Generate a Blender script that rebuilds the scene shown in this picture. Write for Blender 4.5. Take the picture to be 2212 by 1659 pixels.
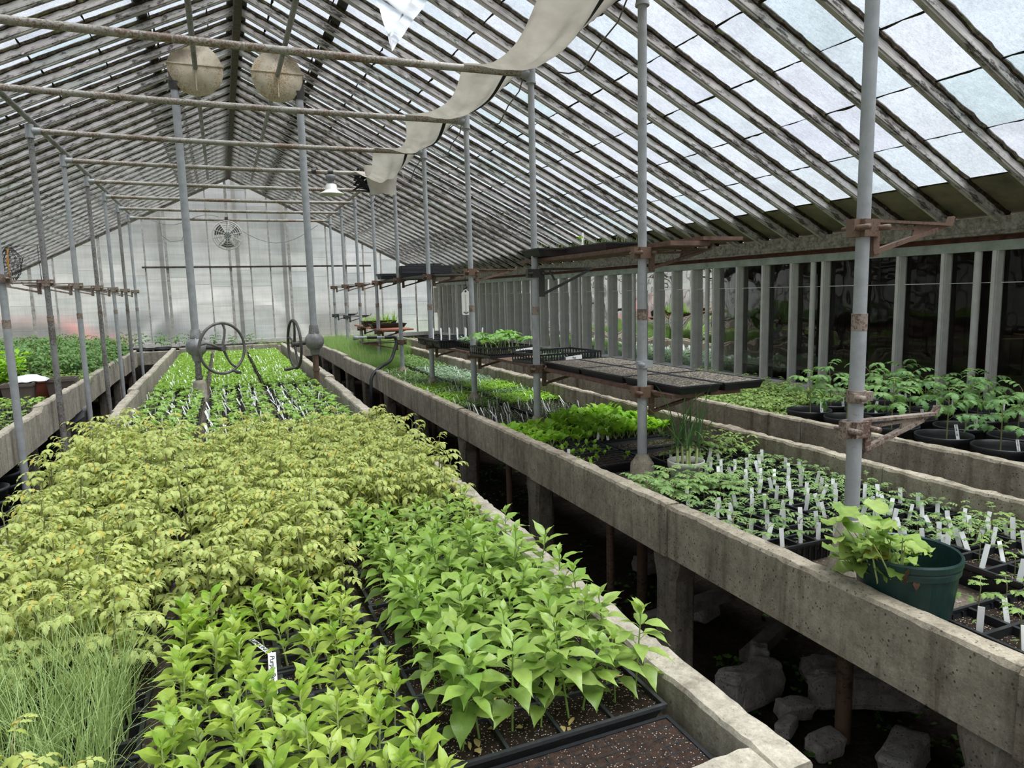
import bpy, math, random
from math import sin, cos, pi, radians, sqrt, atan2, floor
from mathutils import Vector, Matrix, noise
for _o in list(bpy.data.objects): bpy.data.objects.remove(_o, do_unlink=True)
SC = bpy.context.scene
COL = SC.collection
V = Vector
# ------------------------------------------------------------------ camera
def setup_camera():
    f, yaw, pitch, roll = 1492.25, 0.3921, -0.1313, -0.0248
    F = V((sin(yaw)*cos(pitch), cos(yaw)*cos(pitch), sin(pitch)))
    Rv = V((cos(yaw), -sin(yaw), 0)); U = Rv.cross(F)
    R2 = cos(roll)*Rv + sin(roll)*U; U2 = -sin(roll)*Rv + cos(roll)*U
    cam = bpy.data.cameras.new('camera'); co = bpy.data.objects.new('camera', cam); COL.objects.link(co)
    cam.sensor_fit = 'HORIZONTAL'; cam.sensor_width = 36; cam.lens = f/2212*36
    cam.clip_start = 0.05; cam.clip_end = 300
    M = Matrix((R2, U2, -F)).transposed().to_4x4(); M.translation = V((0, 0, 1.75))
    co.matrix_world = M; SC.camera = co
setup_camera()
# ------------------------------------------------------------------ sky, sun, exposure
SKY = 1.22
SUN = 9.5
EXPOSURE = 0.0
def setup_world():
    w = bpy.data.worlds.new('overcast_sky'); SC.world = w; w.use_nodes = True
    nt = w.node_tree; nt.nodes.clear()
    out = nt.nodes.new('ShaderNodeOutputWorld'); bg = nt.nodes.new('ShaderNodeBackground')
    tc = nt.nodes.new('ShaderNodeTexCoord'); sep = nt.nodes.new('ShaderNodeSeparateXYZ')
    ramp = nt.nodes.new('ShaderNodeValToRGB'); nz = nt.nodes.new('ShaderNodeTexNoise')
    mix = nt.nodes.new('ShaderNodeMix'); mix.data_type = 'RGBA'; mix.blend_type = 'MULTIPLY'
    nz.inputs['Scale'].default_value = 2.2; nz.inputs['Detail'].default_value = 4
    e = ramp.color_ramp.elements
    e[0].position = 0.0; e[0].color = (.62, .64, .65, 1); e[1].position = 1.0; e[1].color = (1.0, 1.0, 1.0, 1)
    m = e.new(.12); m.color = (.74, .78, .82, 1); m = e.new(.5); m.color = (.80, .85, .93, 1)
    r2 = nt.nodes.new('ShaderNodeValToRGB'); r2.color_ramp.elements[0].color = (.86, .88, .92, 1); r2.color_ramp.elements[1].color = (1.05, 1.05, 1.06, 1)
    L = nt.links.new
    L(tc.outputs['Generated'], sep.inputs[0]); L(sep.outputs['Z'], ramp.inputs[0])
    L(tc.outputs['Generated'], nz.inputs['Vector']); L(nz.outputs[0], r2.inputs[0])
    mix.inputs[0].default_value = 1
    L(ramp.outputs[0], mix.inputs[6]); L(r2.outputs[0], mix.inputs[7])
    L(mix.outputs[2], bg.inputs['Color']); bg.inputs['Strength'].default_value = SKY
    L(bg.outputs[0], out.inputs[0])
    s = bpy.data.lights.new('bright_overcast_sun', 'SUN'); s.energy = SUN; s.angle = radians(50); s.color = (1, .985, .96)
    so = bpy.data.objects.new('bright_overcast_sun', s); COL.objects.link(so)
    so.rotation_euler = (radians(12), radians(16), 0); so.location = (0, 0, 12)
setup_world()
vs = SC.view_settings
vs.view_transform = 'Standard'; vs.look = 'None'; vs.gamma = 1; vs.use_curve_mapping = False; vs.exposure = EXPOSURE
SC.cycles.max_bounces = 10; SC.cycles.transparent_max_bounces = 24
SC.cycles.diffuse_bounces = 4; SC.cycles.glossy_bounces = 3; SC.cycles.transmission_bounces = 6
SC.cycles.use_denoising = True
SC.cycles.sample_clamp_indirect = 6
# ------------------------------------------------------------------ mesh builder
class MB:
    def __init__(s): s.v = []; s.f = []; s.m = []; s.s = []
    def add(s, vs, fs, mi=0, sm=False):
        o = len(s.v); s.v.extend([tuple(v) for v in vs])
        for f in fs: s.f.append(tuple(i+o for i in f)); s.m.append(mi); s.s.append(sm)
    def box(s, c, d, mi=0, M=None):
        x, y, z = [q/2 for q in d]
        vs = [V((sx*x, sy*y, sz*z)) for sz in (-1, 1) for sy in (-1, 1) for sx in (-1, 1)]
        if M is not None: vs = [M @ v for v in vs]
        c = V(c); vs = [v+c for v in vs]
        s.add(vs, [(0, 2, 3, 1), (4, 5, 7, 6), (0, 1, 5, 4), (2, 6, 7, 3), (0, 4, 6, 2), (1, 3, 7, 5)], mi)
    def bb(s, x0, x1, y0, y1, z0, z1, mi=0): s.box(((x0+x1)/2, (y0+y1)/2, (z0+z1)/2), (x1-x0, y1-y0, z1-z0), mi)
    def bar(s, a, b, w, h, mi=0, up=(0, 0, 1)):
        a, b = V(a), V(b); d = (b-a); L = d.length
        if L < 1e-6: return
        d.normalize(); u = V(up)
        if abs(d.dot(u)) > .98: u = V((1, 0, 0))
        sd = d.cross(u).normalized(); u = sd.cross(d)
        M = Matrix((sd, d, u)).transposed()
        s.box((a+b)/2, (w, L, h), mi, M)
    def tube(s, pts, r, seg=8, mi=0, cap=True, sm=True):
        pts = [V(p) for p in pts]; n = len(pts)
        if not isinstance(r, (list, tuple)): r = [r]*n
        vs = []; prev = None
        for i, p in enumerate(pts):
            d = (pts[min(i+1, n-1)]-pts[max(i-1, 0)])
            if d.length < 1e-9: d = V((0, 0, 1))
            d.normalize()
            if prev is None:
                a = V((0, 0, 1)) if abs(d.z) < .9 else V((1, 0, 0)); x = d.cross(a).normalized()
            else:
                x = prev - d*prev.dot(d)
                x = x.normalized() if x.length > 1e-6 else d.cross(V((.3, .5, .8))).normalized()
            prev = x; y = d.cross(x)
            for k in range(seg):
                t = 2*pi*k/seg; vs.append(p + r[i]*(cos(t)*x+sin(t)*y))
        fs = []
        for i in range(n-1):
            for k in range(seg):
                k2 = (k+1) % seg; fs.append((i*seg+k, i*seg+k2, (i+1)*seg+k2, (i+1)*seg+k))
        s.add(vs, fs, mi, sm)
        if cap:
            s.add(vs[:seg], [tuple(reversed(range(seg)))], mi); s.add(vs[-seg:], [tuple(range(seg))], mi)
    def lathe(s, prof, c=(0, 0, 0), seg=24, mi=0, M=None, sm=True):
        c = V(c); vs = []
        for r, z in prof:
            for k in range(seg):
                t = 2*pi*k/seg; v = V((r*cos(t), r*sin(t), z)); v = M @ v if M is not None else v; vs.append(v+c)
        fs = []
        for i in range(len(prof)-1):
            for k in range(seg):
                k2 = (k+1) % seg; fs.append((i*seg+k, i*seg+k2, (i+1)*seg+k2, (i+1)*seg+k))
        s.add(vs, fs, mi, sm)
    def grid(s, fn, nu, nv, mi=0, sm=True):
        vs = [fn(i/nu, j/nv) for i in range(nu+1) for j in range(nv+1)]
        fs = [(i*(nv+1)+j, (i+1)*(nv+1)+j, (i+1)*(nv+1)+j+1, i*(nv+1)+j+1) for i in range(nu) for j in range(nv)]
        s.add(vs, fs, mi, sm)
    def prism(s, poly, d0, d1, plane='xz', mi=0):
        n = len(poly)
        def P(a, b, d): return {'xz': (a, d, b), 'yz': (d, a, b), 'xy': (a, b, d)}[plane]
        vs = [P(a, b, d0) for a, b in poly]+[P(a, b, d1) for a, b in poly]
        fs = [(i, (i+1) % n, n+(i+1) % n, n+i) for i in range(n)]+[tuple(reversed(range(n))), tuple(range(n, 2*n))]
        s.add(vs, fs, mi)
    def mesh(s, name, mats):
        me = bpy.data.meshes.new(name); me.from_pydata(s.v, [], s.f)
        for m in (mats if isinstance(mats, (list, tuple)) else [mats]): me.materials.append(m)
        me.polygons.foreach_set('material_index', s.m); me.polygons.foreach_set('use_smooth', s.s); me.update(); return me
    def obj(s, name, mats, parent=None, loc=None):
        return link(name, s.mesh(name, mats), parent, loc)
def link(name, data, parent=None, loc=None, rz=0, sc=1):
    o = bpy.data.objects.new(name, data); COL.objects.link(o)
    if parent is not None: o.parent = parent
    if loc is not None: o.location = loc
    if rz: o.rotation_euler = (0, 0, rz)
    if sc != 1: o.scale = (sc, sc, sc)
    return o
def tag(o, label=None, cat=None, group=None, kind=None):
    if label: o['label'] = label
    if cat: o['category'] = cat
    if group: o['group'] = group
    if kind: o['kind'] = kind
    return o
def thing(name, label, cat, loc=(0, 0, 0), group=None, rz=0):
    o = bpy.data.objects.new(name, None); COL.objects.link(o); o.location = loc; o.rotation_euler = (0, 0, rz)
    o.empty_display_size = .05
    return tag(o, label, cat, group)
def copy_tree(o, parent=None):
    c = o.copy(); COL.objects.link(c); c.parent = parent
    for ch in o.children: copy_tree(ch, c)
    return c
def RX(a): return Matrix.Rotation(a, 3, 'X')
def RY(a): return Matrix.Rotation(a, 3, 'Y')
def RZ(a): return Matrix.Rotation(a, 3, 'Z')
ORD = ['first', 'second', 'third', 'fourth', 'fifth', 'sixth', 'seventh', 'eighth', 'ninth', 'tenth', 'eleventh', 'twelfth', 'thirteenth', 'fourteenth', 'fifteenth', 'sixteenth', 'seventeenth', 'eighteenth', 'nineteenth', 'twentieth']
def nth(i): return ORD[i] if i < 20 else 'twenty-'+ORD[i-20] if i < 29 else ['thirtieth', 'thirty-first', 'thirty-second', 'thirty-third', 'thirty-fourth', 'thirty-fifth', 'thirty-sixth', 'thirty-seventh', 'thirty-eighth', 'thirty-ninth', 'fortieth', 'forty-first', 'forty-second', 'forty-third', 'forty-fourth', 'forty-fifth', 'forty-sixth', 'forty-seventh', 'forty-eighth'][i-29]
# ------------------------------------------------------------------ materials
class NM:
    def __init__(s, name, rough=.6, col=(.5, .5, .5), metal=0, spec=.5):
        s.m = bpy.data.materials.new(name); s.m.use_nodes = True; s.nt = s.m.node_tree
        s.b = s.nt.nodes['Principled BSDF']; s.out = s.nt.nodes['Material Output']
        s.b.inputs['Base Color'].default_value = (*col, 1); s.b.inputs['Roughness'].default_value = rough
        s.b.inputs['Metallic'].default_value = metal; s.b.inputs['Specular IOR Level'].default_value = spec
        s._tc = None
    def n(s, t): return s.nt.nodes.new(t)
    def l(s, a, b): s.nt.links.new(a, b)
    def coord(s, scale=(1, 1, 1), which='Object', loc=(0, 0, 0)):
        if s._tc is None: s._tc = s.n('ShaderNodeTexCoord')
        mp = s.n('ShaderNodeMapping'); mp.inputs['Scale'].default_value = scale; mp.inputs['Location'].default_value = loc
        if which == 'World':
            g = s.n('ShaderNodeNewGeometry'); s.l(g.outputs['Position'], mp.inputs[0])
        else: s.l(s._tc.outputs[which], mp.inputs[0])
        return mp.outputs[0]
    def noise(s, vec, scale=5, detail=6, rough=.6, dist=0):
        t = s.n('ShaderNodeTexNoise'); s.l(vec, t.inputs['Vector']); t.inputs['Scale'].default_value = scale
        t.inputs['Detail'].default_value = detail; t.inputs['Roughness'].default_value = rough; t.inputs['Distortion'].default_value = dist
        return t.outputs[0]
    def voro(s, vec, scale=5, feat='F1', out='Distance', rnd=1):
        t = s.n('ShaderNodeTexVoronoi'); s.l(vec, t.inputs['Vector']); t.inputs['Scale'].default_value = scale; t.feature = feat
        t.inputs['Randomness'].default_value = rnd
        return t.outputs[out]
    def ramp(s, fac, stops, interp='LINEAR'):
        r = s.n('ShaderNodeValToRGB'); s.l(fac, r.inputs[0]); cr = r.color_ramp; cr.interpolation = interp
        while len(cr.elements) < len(stops): cr.elements.new(.5)
        for e, (p, c) in zip(cr.elements, stops):
            e.position = p; e.color = (*c, 1) if isinstance(c, tuple) else (c, c, c, 1)
        return r.outputs[0]
    def mix(s, a, b, fac, mode='MIX'):
        m = s.n('ShaderNodeMix'); m.data_type = 'RGBA'; m.blend_type = mode
        for v, i in ((fac, 0), (a, 6), (b, 7)):
            if isinstance(v, (int, float)): m.inputs[i].default_value = v if i == 0 else (v, v, v, 1)
            elif isinstance(v, tuple): m.inputs[i].default_value = (*v, 1)
            else: s.l(v, m.inputs[i])
        return m.outputs[2]
    def math(s, op, a, b=0):
        m = s.n('ShaderNodeMath'); m.operation = op
        for v, i in ((a, 0), (b, 1)):
            if isinstance(v, (int, float)): m.inputs[i].default_value = v
            else: s.l(v, m.inputs[i])
        return m.outputs[0]
    def color(s, o): s.l(o, s.b.inputs['Base Color'])
    def bump(s, h, st=.3, d=.01):
        b = s.n('ShaderNodeBump'); b.inputs['Strength'].default_value = st; b.inputs['Distance'].default_value = d
        s.l(h, b.inputs['Height']); s.l(b.outputs[0], s.b.inputs['Normal'])
def m_concrete(name, a, b, dark, streak=1.0, pits=True):
    M = NM(name, .92, spec=.25)
    w = M.coord(which='World')
    n1 = M.noise(w, 2.3, 8, .65, .4); n2 = M.noise(w, 22, 6, .7)
    ws = M.coord((9, 9, .9), 'World'); st = M.noise(ws, 1.6, 5, .6, .3)
    c = M.ramp(n1, [(.28, a), (.62, b)])
    c = M.mix(c, dark, M.ramp(st, [(.50, 0.0), (.72, .8*streak)]))
    c = M.mix(c, M.ramp(n2, [(.3, .58), (.75, 1.25)]), .8, 'MULTIPLY')
    c = M.mix(c, M.ramp(M.noise(w, 130, 3, .8), [(.3, .7), (.7, 1.25)]), .7, 'MULTIPLY')
    blot = M.noise(M.coord(which='World', loc=(3, 1, 7)), 38, 4, .75)
    c = M.mix(c, tuple(q*.35 for q in dark), M.ramp(blot, [(.60, 0.0), (.68, .55)]))
    wh = M.noise(M.coord((6, 6, 1.2), 'World', (5, 2, 1)), 2.2, 4, .6)
    c = M.mix(c, (.62, .60, .56), M.ramp(wh, [(.66, 0.0), (.74, .35)]))
    h = M.noise(w, 60, 6, .7)
    if pits:
        p = M.voro(M.coord((1, 1, .8), 'World'), 62); pm = M.ramp(p, [(.15, 0.0), (.21, 1.0)])
        rare = M.ramp(M.noise(w, 9, 2), [(.36, 0.0), (.5, 1.0)])
        inv = M.math('SUBTRACT', 1, pm); k = M.math('MULTIPLY', inv, rare)
        c = M.mix(c, (.05, .045, .04), M.math('MULTIPLY', k, .8))
        h = M.math('SUBTRACT', h, M.math('MULTIPLY', k, .8))
    M.color(c); M.bump(h, .55, .008); return M.m
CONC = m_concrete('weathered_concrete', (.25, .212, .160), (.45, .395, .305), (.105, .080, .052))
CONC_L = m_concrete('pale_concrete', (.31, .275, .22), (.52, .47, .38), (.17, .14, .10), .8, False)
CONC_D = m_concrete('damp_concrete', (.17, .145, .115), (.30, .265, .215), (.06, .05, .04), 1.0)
def m_pipe(name, base, rust, amt):
    M = NM(name, .55, metal=.0, spec=.5)
    w = M.coord(which='World')
    n = M.noise(w, 70, 4, .8); big = M.noise(w, 4, 3, .6)
    f = M.math('ADD', n, M.math('MULTIPLY', M.math('SUBTRACT', big, .5), .55))
    c = M.mix(M.ramp(M.noise(w, 14, 5, .6), [(.3, tuple(q*.8 for q in base)), (.7, tuple(min(1, q*1.12) for q in base))]), rust, M.ramp(f, [(.66-amt, 0.0), (.72-amt, .9)]))
    M.color(c); M.bump(n, .35, .002); return M.m
GALV = m_pipe('galvanized_pipe', (.36, .37, .385), (.20, .15, .12), .0)
GALV_R = m_pipe('speckled_rusty_pipe', (.37, .35, .315), (.17, .09, .05), .16)
GALV_D = m_pipe('dark_spotted_pipe', (.25, .245, .24), (.10, .075, .06), .14)
RUST = m_pipe('rusty_iron', (.16, .095, .065), (.045, .03, .025), .12)
RUST_P = m_pipe('rusty_painted_iron', (.30, .24, .20), (.11, .06, .045), .15)
IRON = m_pipe('dark_iron', (.065, .06, .058), (.03, .025, .022), .1)
ALU = m_pipe('cast_metal_cover', (.66, .58, .44), (.42, .27, .12), .15)
def m_roofwood(name, k=1.0, axis=0):
    M = NM(name, .85, spec=.2)
    sc = (1.6, 30, 30) if axis == 0 else (30, 30, 1.6)
    o = M.coord(sc); oo = M.coord()
    n1 = M.noise(o, 1.2, 7, .7, .5); n2 = M.noise(M.coord((5, 16, 16)), 1.6, 6, .75); ri = M.n('ShaderNodeObjectInfo')
    off = M.n('ShaderNodeVectorMath'); off.operation = 'SCALE'; M.l(oo, off.inputs[0]); off.inputs['Scale'].default_value = 1
    c = M.ramp(n1, [(.30, tuple(k*q for q in (.19, .175, .165))), (.52, tuple(k*q for q in (.40, .375, .36))), (.75, tuple(k*q for q in (.60, .57, .55)))])
    c = M.mix(c, (.05, .042, .034), M.ramp(n2, [(.52, 0.0), (.62, .9)]))
    M.color(c); M.bump(n2, .5, .006); return M.m
RWOOD = m_roofwood('peeling_roof_wood', 1.25)
def simple(name, col, rough=.6, var=.15, scale=12, spec=.4, metal=0, bump=0):
    M = NM(name, rough, col, metal, spec)
    w = M.coord(which='World'); n = M.noise(w, scale, 5, .65)
    M.color(M.ramp(n, [(.3, tuple(max(0, q*(1-var)) for q in col)), (.7, tuple(min(1, q*(1+var)) for q in col))]))
    if bump: M.bump(n, bump, .005)
    return M.m
def m_mold():
    M = NM('mouldy_putty', .95, spec=.1); w = M.coord(which='World')
    n = M.noise(w, 34, 6, .8); n2 = M.noise(w, 6, 4, .7)
    c = M.ramp(n, [(.38, (.018, .014, .010)), (.58, (.06, .048, .032)), (.7, (.20, .17, .13))])
    c = M.mix(c, (.10, .105, .035), M.ramp(n2, [(.56, 0.0), (.66, .6)])); M.color(c); M.bump(n, .8, .01); return M.m
MOLD = m_mold()
DWOOD = simple('dark_stained_wood', (.075, .062, .050), .85, .5, 18, bump=.4)
SHELFW = simple('weathered_shelf_board', (.13, .075, .055), .85, .45, 22, bump=.4)
WPAINT = simple('white_painted_wood', (.56, .55, .52), .6, .12, 9, bump=.1)
MINT = simple('mint_grey_painted_board', (.30, .33, .285), .75, .3, 7, bump=.2)
REDBR = simple('red_brown_stained_board', (.11, .035, .022), .7, .5, 14, bump=.3)
EAVEW = simple('mossy_peeling_plate', (.26, .235, .20), .9, .65, 28, bump=.8)
BLK = simple('black_plastic', (.016, .017, .020), .42, .25, 20, .5)
BLK2 = simple('dusty_black_plastic', (.035, .037, .040), .55, .3, 60, .4)
GRNP = simple('dark_green_plastic', (.012, .040, .036), .38, .25, 15, .5)
GREYP = simple('grey_plastic', (.20, .205, .215), .5, .12, 8)
POTW = simple('pale_grey_pot', (.42, .42, .37), .6, .12, 10)
TAUPE = simple('taupe_plastic_pot', (.125, .098, .088), .6, .12, 10)
BRICK = simple('brick_red_plastic', (.20, .055, .030), .6, .1, 10)
WHITE = simple('white_plastic', (.92, .93, .95), .45, .04, 20)
LABW = simple('printed_label_white', (.95, .95, .95), .5, .04, 20)
INK = NM('black_ink', .6, (.01, .01, .012)).m
RUBBER = simple('black_rubber', (.02, .021, .024), .5, .3, 10)
CREAMP = simple('cream_enamel', (.70, .69, .64), .4, .08, 5)
DPAPER = simple('cardboard', (.32, .17, .08), .85, .15, 8)
TWINE = simple('orange_twine', (.50, .25, .06), .8, .2, 30)
def m_soil(name, a, b, perl, pscale=150, dens=.30):
    M = NM(name, .95, spec=.15); w = M.coord(which='World'); n = M.noise(w, 60, 5, .8)
    c = M.ramp(n, [(.32, a), (.7, b)])
    vd = M.n('ShaderNodeTexVoronoi'); M.l(w, vd.inputs['Vector']); vd.inputs['Scale'].default_value = pscale
    sep = M.n('ShaderNodeSeparateColor'); M.l(vd.outputs['Color'], sep.inputs[0])
    sel = M.ramp(sep.outputs[0], [(1-dens, 0.0), (1-dens+.01, 1.0)]); core = M.ramp(vd.outputs['Distance'], [(.32, 1.0), (.42, 0.0)])
    c = M.mix(c, perl, M.math('MULTIPLY', sel, core)); M.color(c); M.bump(n, .9, .012); return M.m
SOIL = m_soil('potting_soil', (.012, .008, .006), (.065, .042, .030), (.62, .57, .47), 210, .26)
SOIL_R = m_soil('brown_peat', (.022, .014, .011), (.085, .052, .040), (.58, .50, .42), 260, .14)
SOIL_G = m_soil('grey_seed_mix', (.09, .072, .058), (.30, .26, .21), (.60, .55, .42), 130, .42)
BENCHF = m_soil('gritty_bench_bed', (.10, .08, .06), (.26, .21, .165), (.45, .42, .36), 90, .2)
def m_ground():
    M = NM('dark_earth_floor', .97, spec=.1); w = M.coord(which='World'); n = M.noise(w, 5, 8, .75); n2 = M.noise(w, 45, 5, .8)
    c = M.ramp(n, [(.3, (.018, .014, .010)), (.7, (.085, .068, .052))]); c = M.mix(c, M.ramp(n2, [(.3, .35), (.75, 1.7)]), .9, 'MULTIPLY')
    M.color(c); M.bump(n2, 1, .03); return M.m
EARTH = m_ground()
LAWN = simple('lawn_grass', (.20, .235, .16), .95, .4, 3)
ASPH = simple('yard_paving', (.32, .33, .34), .9, .15, 2)
ROCK = m_concrete('broken_concrete_rubble', (.20, .18, .165), (.42, .39, .37), (.09, .08, .07), .6)
def m_leaf(name, c1, c2, c3=None, trans=.35, rough=.42, spec=.35, yellow=0, dark=False):
    M = NM(name, rough, spec=spec); g = M.n('ShaderNodeNewGeometry'); oi = M.n('ShaderNodeObjectInfo')
    r = g.outputs['Random Per Island']
    c = M.ramp(r, [(0.0, tuple(q*.55 for q in c1)), (.10, c1), (1.0, c2)]) if dark else M.ramp(r, [(0.0, c1), (1.0, c2)])
    if c3 is not None: c = M.mix(c, c3, M.math('MULTIPLY', oi.outputs['Random'], .7))
    if yellow: c = M.mix(c, (.62, .50, .10), M.ramp(r, [(1-yellow-.02, 0.0), (1-yellow, .85)]))
    o = M.coord(); n = M.noise(o, 55, 4, .7); c = M.mix(c, M.ramp(n, [(.3, .78), (.7, 1.18)]), .8, 'MULTIPLY')
    M.color(c); M.bump(n, .35, .003)
    t = M.n('ShaderNodeBsdfTranslucent'); tcol = M.mix(c, (1.0, 1.0, .35), .55, 'MULTIPLY'); M.l(tcol, t.inputs['Color'])
    mx = M.n('ShaderNodeMixShader'); mx.inputs[0].default_value = trans
    M.l(M.b.outputs[0], mx.inputs[1]); M.l(t.outputs[0], mx.inputs[2]); M.l(mx.outputs[0], M.out.inputs[0]); return M.m
L_PEP = m_leaf('pepper_leaf', (.22, .40, .030), (.47, .60, .085), (.52, .62, .14), .36, .33, .5, 0, True)
L_PEP2 = m_leaf('tall_pepper_leaf', (.16, .33, .035), (.36, .52, .095), (.42, .54, .15), .34, .34, .5, 0, True)
L_TOM = m_leaf('pale_tomato_leaf', (.40, .48, .10), (.68, .74, .27), (.50, .58, .22), .36, .5, .3, .018)
L_TOMD = m_leaf('green_tomato_leaf', (.07, .18, .06), (.17, .32, .10), (.22, .37, .11), .30, .5, .3)
L_TOMS = m_leaf('tomato_seedling_leaf', (.11, .24, .075), (.25, .40, .13), (.33, .47, .16), .3, .5, .3)
L_TOMY = m_leaf('fresh_tomato_leaf', (.17, .30, .06), (.33, .46, .12), (.25, .38, .11), .30, .5, .3)
L_LET = m_leaf('lettuce_leaf', (.22, .50, .03), (.42, .68, .06), (.35, .58, .08), .4, .45, .3)
L_CUC = m_leaf('squash_cotyledon', (.26, .50, .09), (.44, .64, .18), (.34, .55, .12), .38, .45, .3)
L_SEED = m_leaf('seedling_leaf', (.26, .48, .06), (.48, .68, .14), (.32, .52, .10), .38, .5, .3)
L_LIME = m_leaf('lime_leaf', (.24, .55, .02), (.48, .76, .07), (.30, .55, .05), .42, .45, .3)
L_SILV = m_leaf('silvery_leaf', (.22, .34, .20), (.42, .54, .36), (.30, .42, .28), .25, .6, .2)
L_BEAN = m_leaf('bean_leaf', (.16, .38, .07), (.32, .52, .15), (.25, .45, .12), .35, .5, .3)
L_SWP = m_leaf('ivy_leaf', (.20, .34, .06), (.40, .52, .14), None, .34, .45, .35, .04)
L_GRASS = m_leaf('chive_blade', (.30, .44, .15), (.54, .64, .28), (.38, .52, .20), .25, .4, .4)
L_GRASS2 = m_leaf('onion_blade', (.22, .42, .10), (.46, .62, .22), (.34, .50, .20), .28, .45, .3)
L_LEMON = m_leaf('lemongrass_blade', (.055, .13, .045), (.13, .23, .08), None, .2, .4, .4)
L_WEED = m_leaf('weed_leaf', (.05, .12, .02), (.14, .27, .05), None, .3, .6, .2)
L_DRY = m_leaf('fallen_dry_leaf', (.50, .40, .14), (.62, .54, .22), (.42, .25, .10), .2, .7, .2)
STEM = simple('green_stem', (.22, .34, .08), .5, .2, 30)
STEM_T = simple('hairy_tomato_stem', (.24, .24, .10), .6, .3, 40)
STEM_P = simple('pale_stem', (.42, .50, .20), .5, .2, 30)
def m_roofglass(name, clear=.82, dirt=.45, tint=(.96, .985, 1.0), gl=.06, sx=26):
    M = NM(name); w = M.coord((1, 1, 1)); g = M.n('ShaderNodeNewGeometry')
    st = M.noise(M.coord((1.3, sx, sx)), 2.4, 5, .7, .3); dr = M.noise(w, 110, 3, .8); gr = M.noise(w, 3.1, 5, .7)
    c = M.ramp(g.outputs['Random Per Island'], [(0, (.80, .90, .90)), (.25, (.92, .96, .98)), (.7, (.99, .99, 1.0)), (1, (.88, .88, .95))])
    c = M.mix(c, M.ramp(st, [(.30, 1-dirt*.5), (.62, 1.0)]), 1, 'MULTIPLY')
    c = M.mix(c, M.ramp(dr, [(.32, 1-dirt*.6), (.5, 1.0)]), 1, 'MULTIPLY')
    c = M.mix(c, M.ramp(gr, [(.25, 1-dirt*.6), (.6, 1.0)]), 1, 'MULTIPLY')
    t = M.n('ShaderNodeBsdfTransparent'); M.l(M.mix(c, tint, 1, 'MULTIPLY'), t.inputs[0])
    tr = M.n('ShaderNodeBsdfTranslucent'); M.l(c, tr.inputs[0])
    gg = M.n('ShaderNodeBsdfGlossy'); gg.inputs['Roughness'].default_value = .15
    m1 = M.n('ShaderNodeMixShader'); m1.inputs[0].default_value = 1-clear; M.l(t.outputs[0], m1.inputs[1]); M.l(tr.outputs[0], m1.inputs[2])
    m2 = M.n('ShaderNodeMixShader'); m2.inputs[0].default_value = gl; M.l(m1.outputs[0], m2.inputs[1]); M.l(gg.outputs[0], m2.inputs[2])
    M.l(m2.outputs[0], M.out.inputs[0]); return M.m
GLASS_R = m_roofglass('wet_roof_glass', .93, .42)
def m_frost():
    M = NM('frosted_gable_glass'); g = M.n('ShaderNodeNewGeometry'); w = M.coord((1, 1, 1), 'World')
    st = M.noise(M.coord((30, 1, 1.5), 'World'), 1.6, 4, .7); gr = M.noise(w, 2.2, 4, .6)
    hb = M.noise(M.coord((.3, 1, 6), 'World'), 1.5, 4, .6)
    c = M.ramp(g.outputs['Random Per Island'], [(0, (.70, .71, .70)), (.4, (.82, .81, .80)), (.75, (.90, .87, .86)), (1, (.74, .76, .78))])
    c = M.mix(c, M.ramp(st, [(.3, .88), (.66, 1.0)]), 1, 'MULTIPLY'); c = M.mix(c, M.ramp(gr, [(.3, .84), (.65, 1.0)]), 1, 'MULTIPLY')
    c = M.mix(c, M.ramp(hb, [(.35, .84), (.6, 1.0)]), 1, 'MULTIPLY')
    rf = M.n('ShaderNodeBsdfRefraction'); rf.inputs['Roughness'].default_value = .55; rf.inputs['IOR'].default_value = 1.12; M.l(c, rf.inputs['Color'])
    tr = M.n('ShaderNodeBsdfTranslucent'); M.l(c, tr.inputs[0])
    m1 = M.n('ShaderNodeMixShader'); m1.inputs[0].default_value = .5; M.l(rf.outputs[0], m1.inputs[1]); M.l(tr.outputs[0], m1.inputs[2])
    M.l(m1.outputs[0], M.out.inputs[0]); return M.m
GLASS_F = m_frost()
def m_clear():
    M = NM('clear_window_glass'); t = M.n('ShaderNodeBsdfTransparent'); t.inputs[0].default_value = (.80, .82, .80, 1)
    g = M.n('ShaderNodeBsdfGlossy'); g.inputs['Roughness'].default_value = .02
    n = M.noise(M.coord((1, 1, 1), 'World'), 2.0, 2, .5); b = M.n('ShaderNodeBump'); b.inputs['Strength'].default_value = .25; b.inputs['Distance'].default_value = .05
    M.l(n, b.inputs['Height']); M.l(b.outputs[0], g.inputs['Normal'])
    f = M.n('ShaderNodeFresnel'); f.inputs[0].default_value = 1.28
    mx = M.n('ShaderNodeMixShader'); M.l(f.outputs[0], mx.inputs[0]); M.l(t.outputs[0], mx.inputs[1]); M.l(g.outputs[0], mx.inputs[2])
    M.l(mx.outputs[0], M.out.inputs[0]); return M.m
GLASS_C = m_clear()
def m_fabric():
    M = NM('cream_shade_fabric', .85, spec=.1); n = M.noise(M.coord(which='World'), 5, 5, .6)
    c = M.ramp(n, [(.3, (.42, .385, .33)), (.7, (.60, .56, .50))]); M.color(c)
    t = M.n('ShaderNodeBsdfTranslucent'); M.l(c, t.inputs[0]); mx = M.n('ShaderNodeMixShader'); mx.inputs[0].default_value = .35
    M.l(M.b.outputs[0], mx.inputs[1]); M.l(t.outputs[0], mx.inputs[2]); M.l(mx.outputs[0], M.out.inputs[0]); return M.m
FABRIC = m_fabric()
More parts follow.
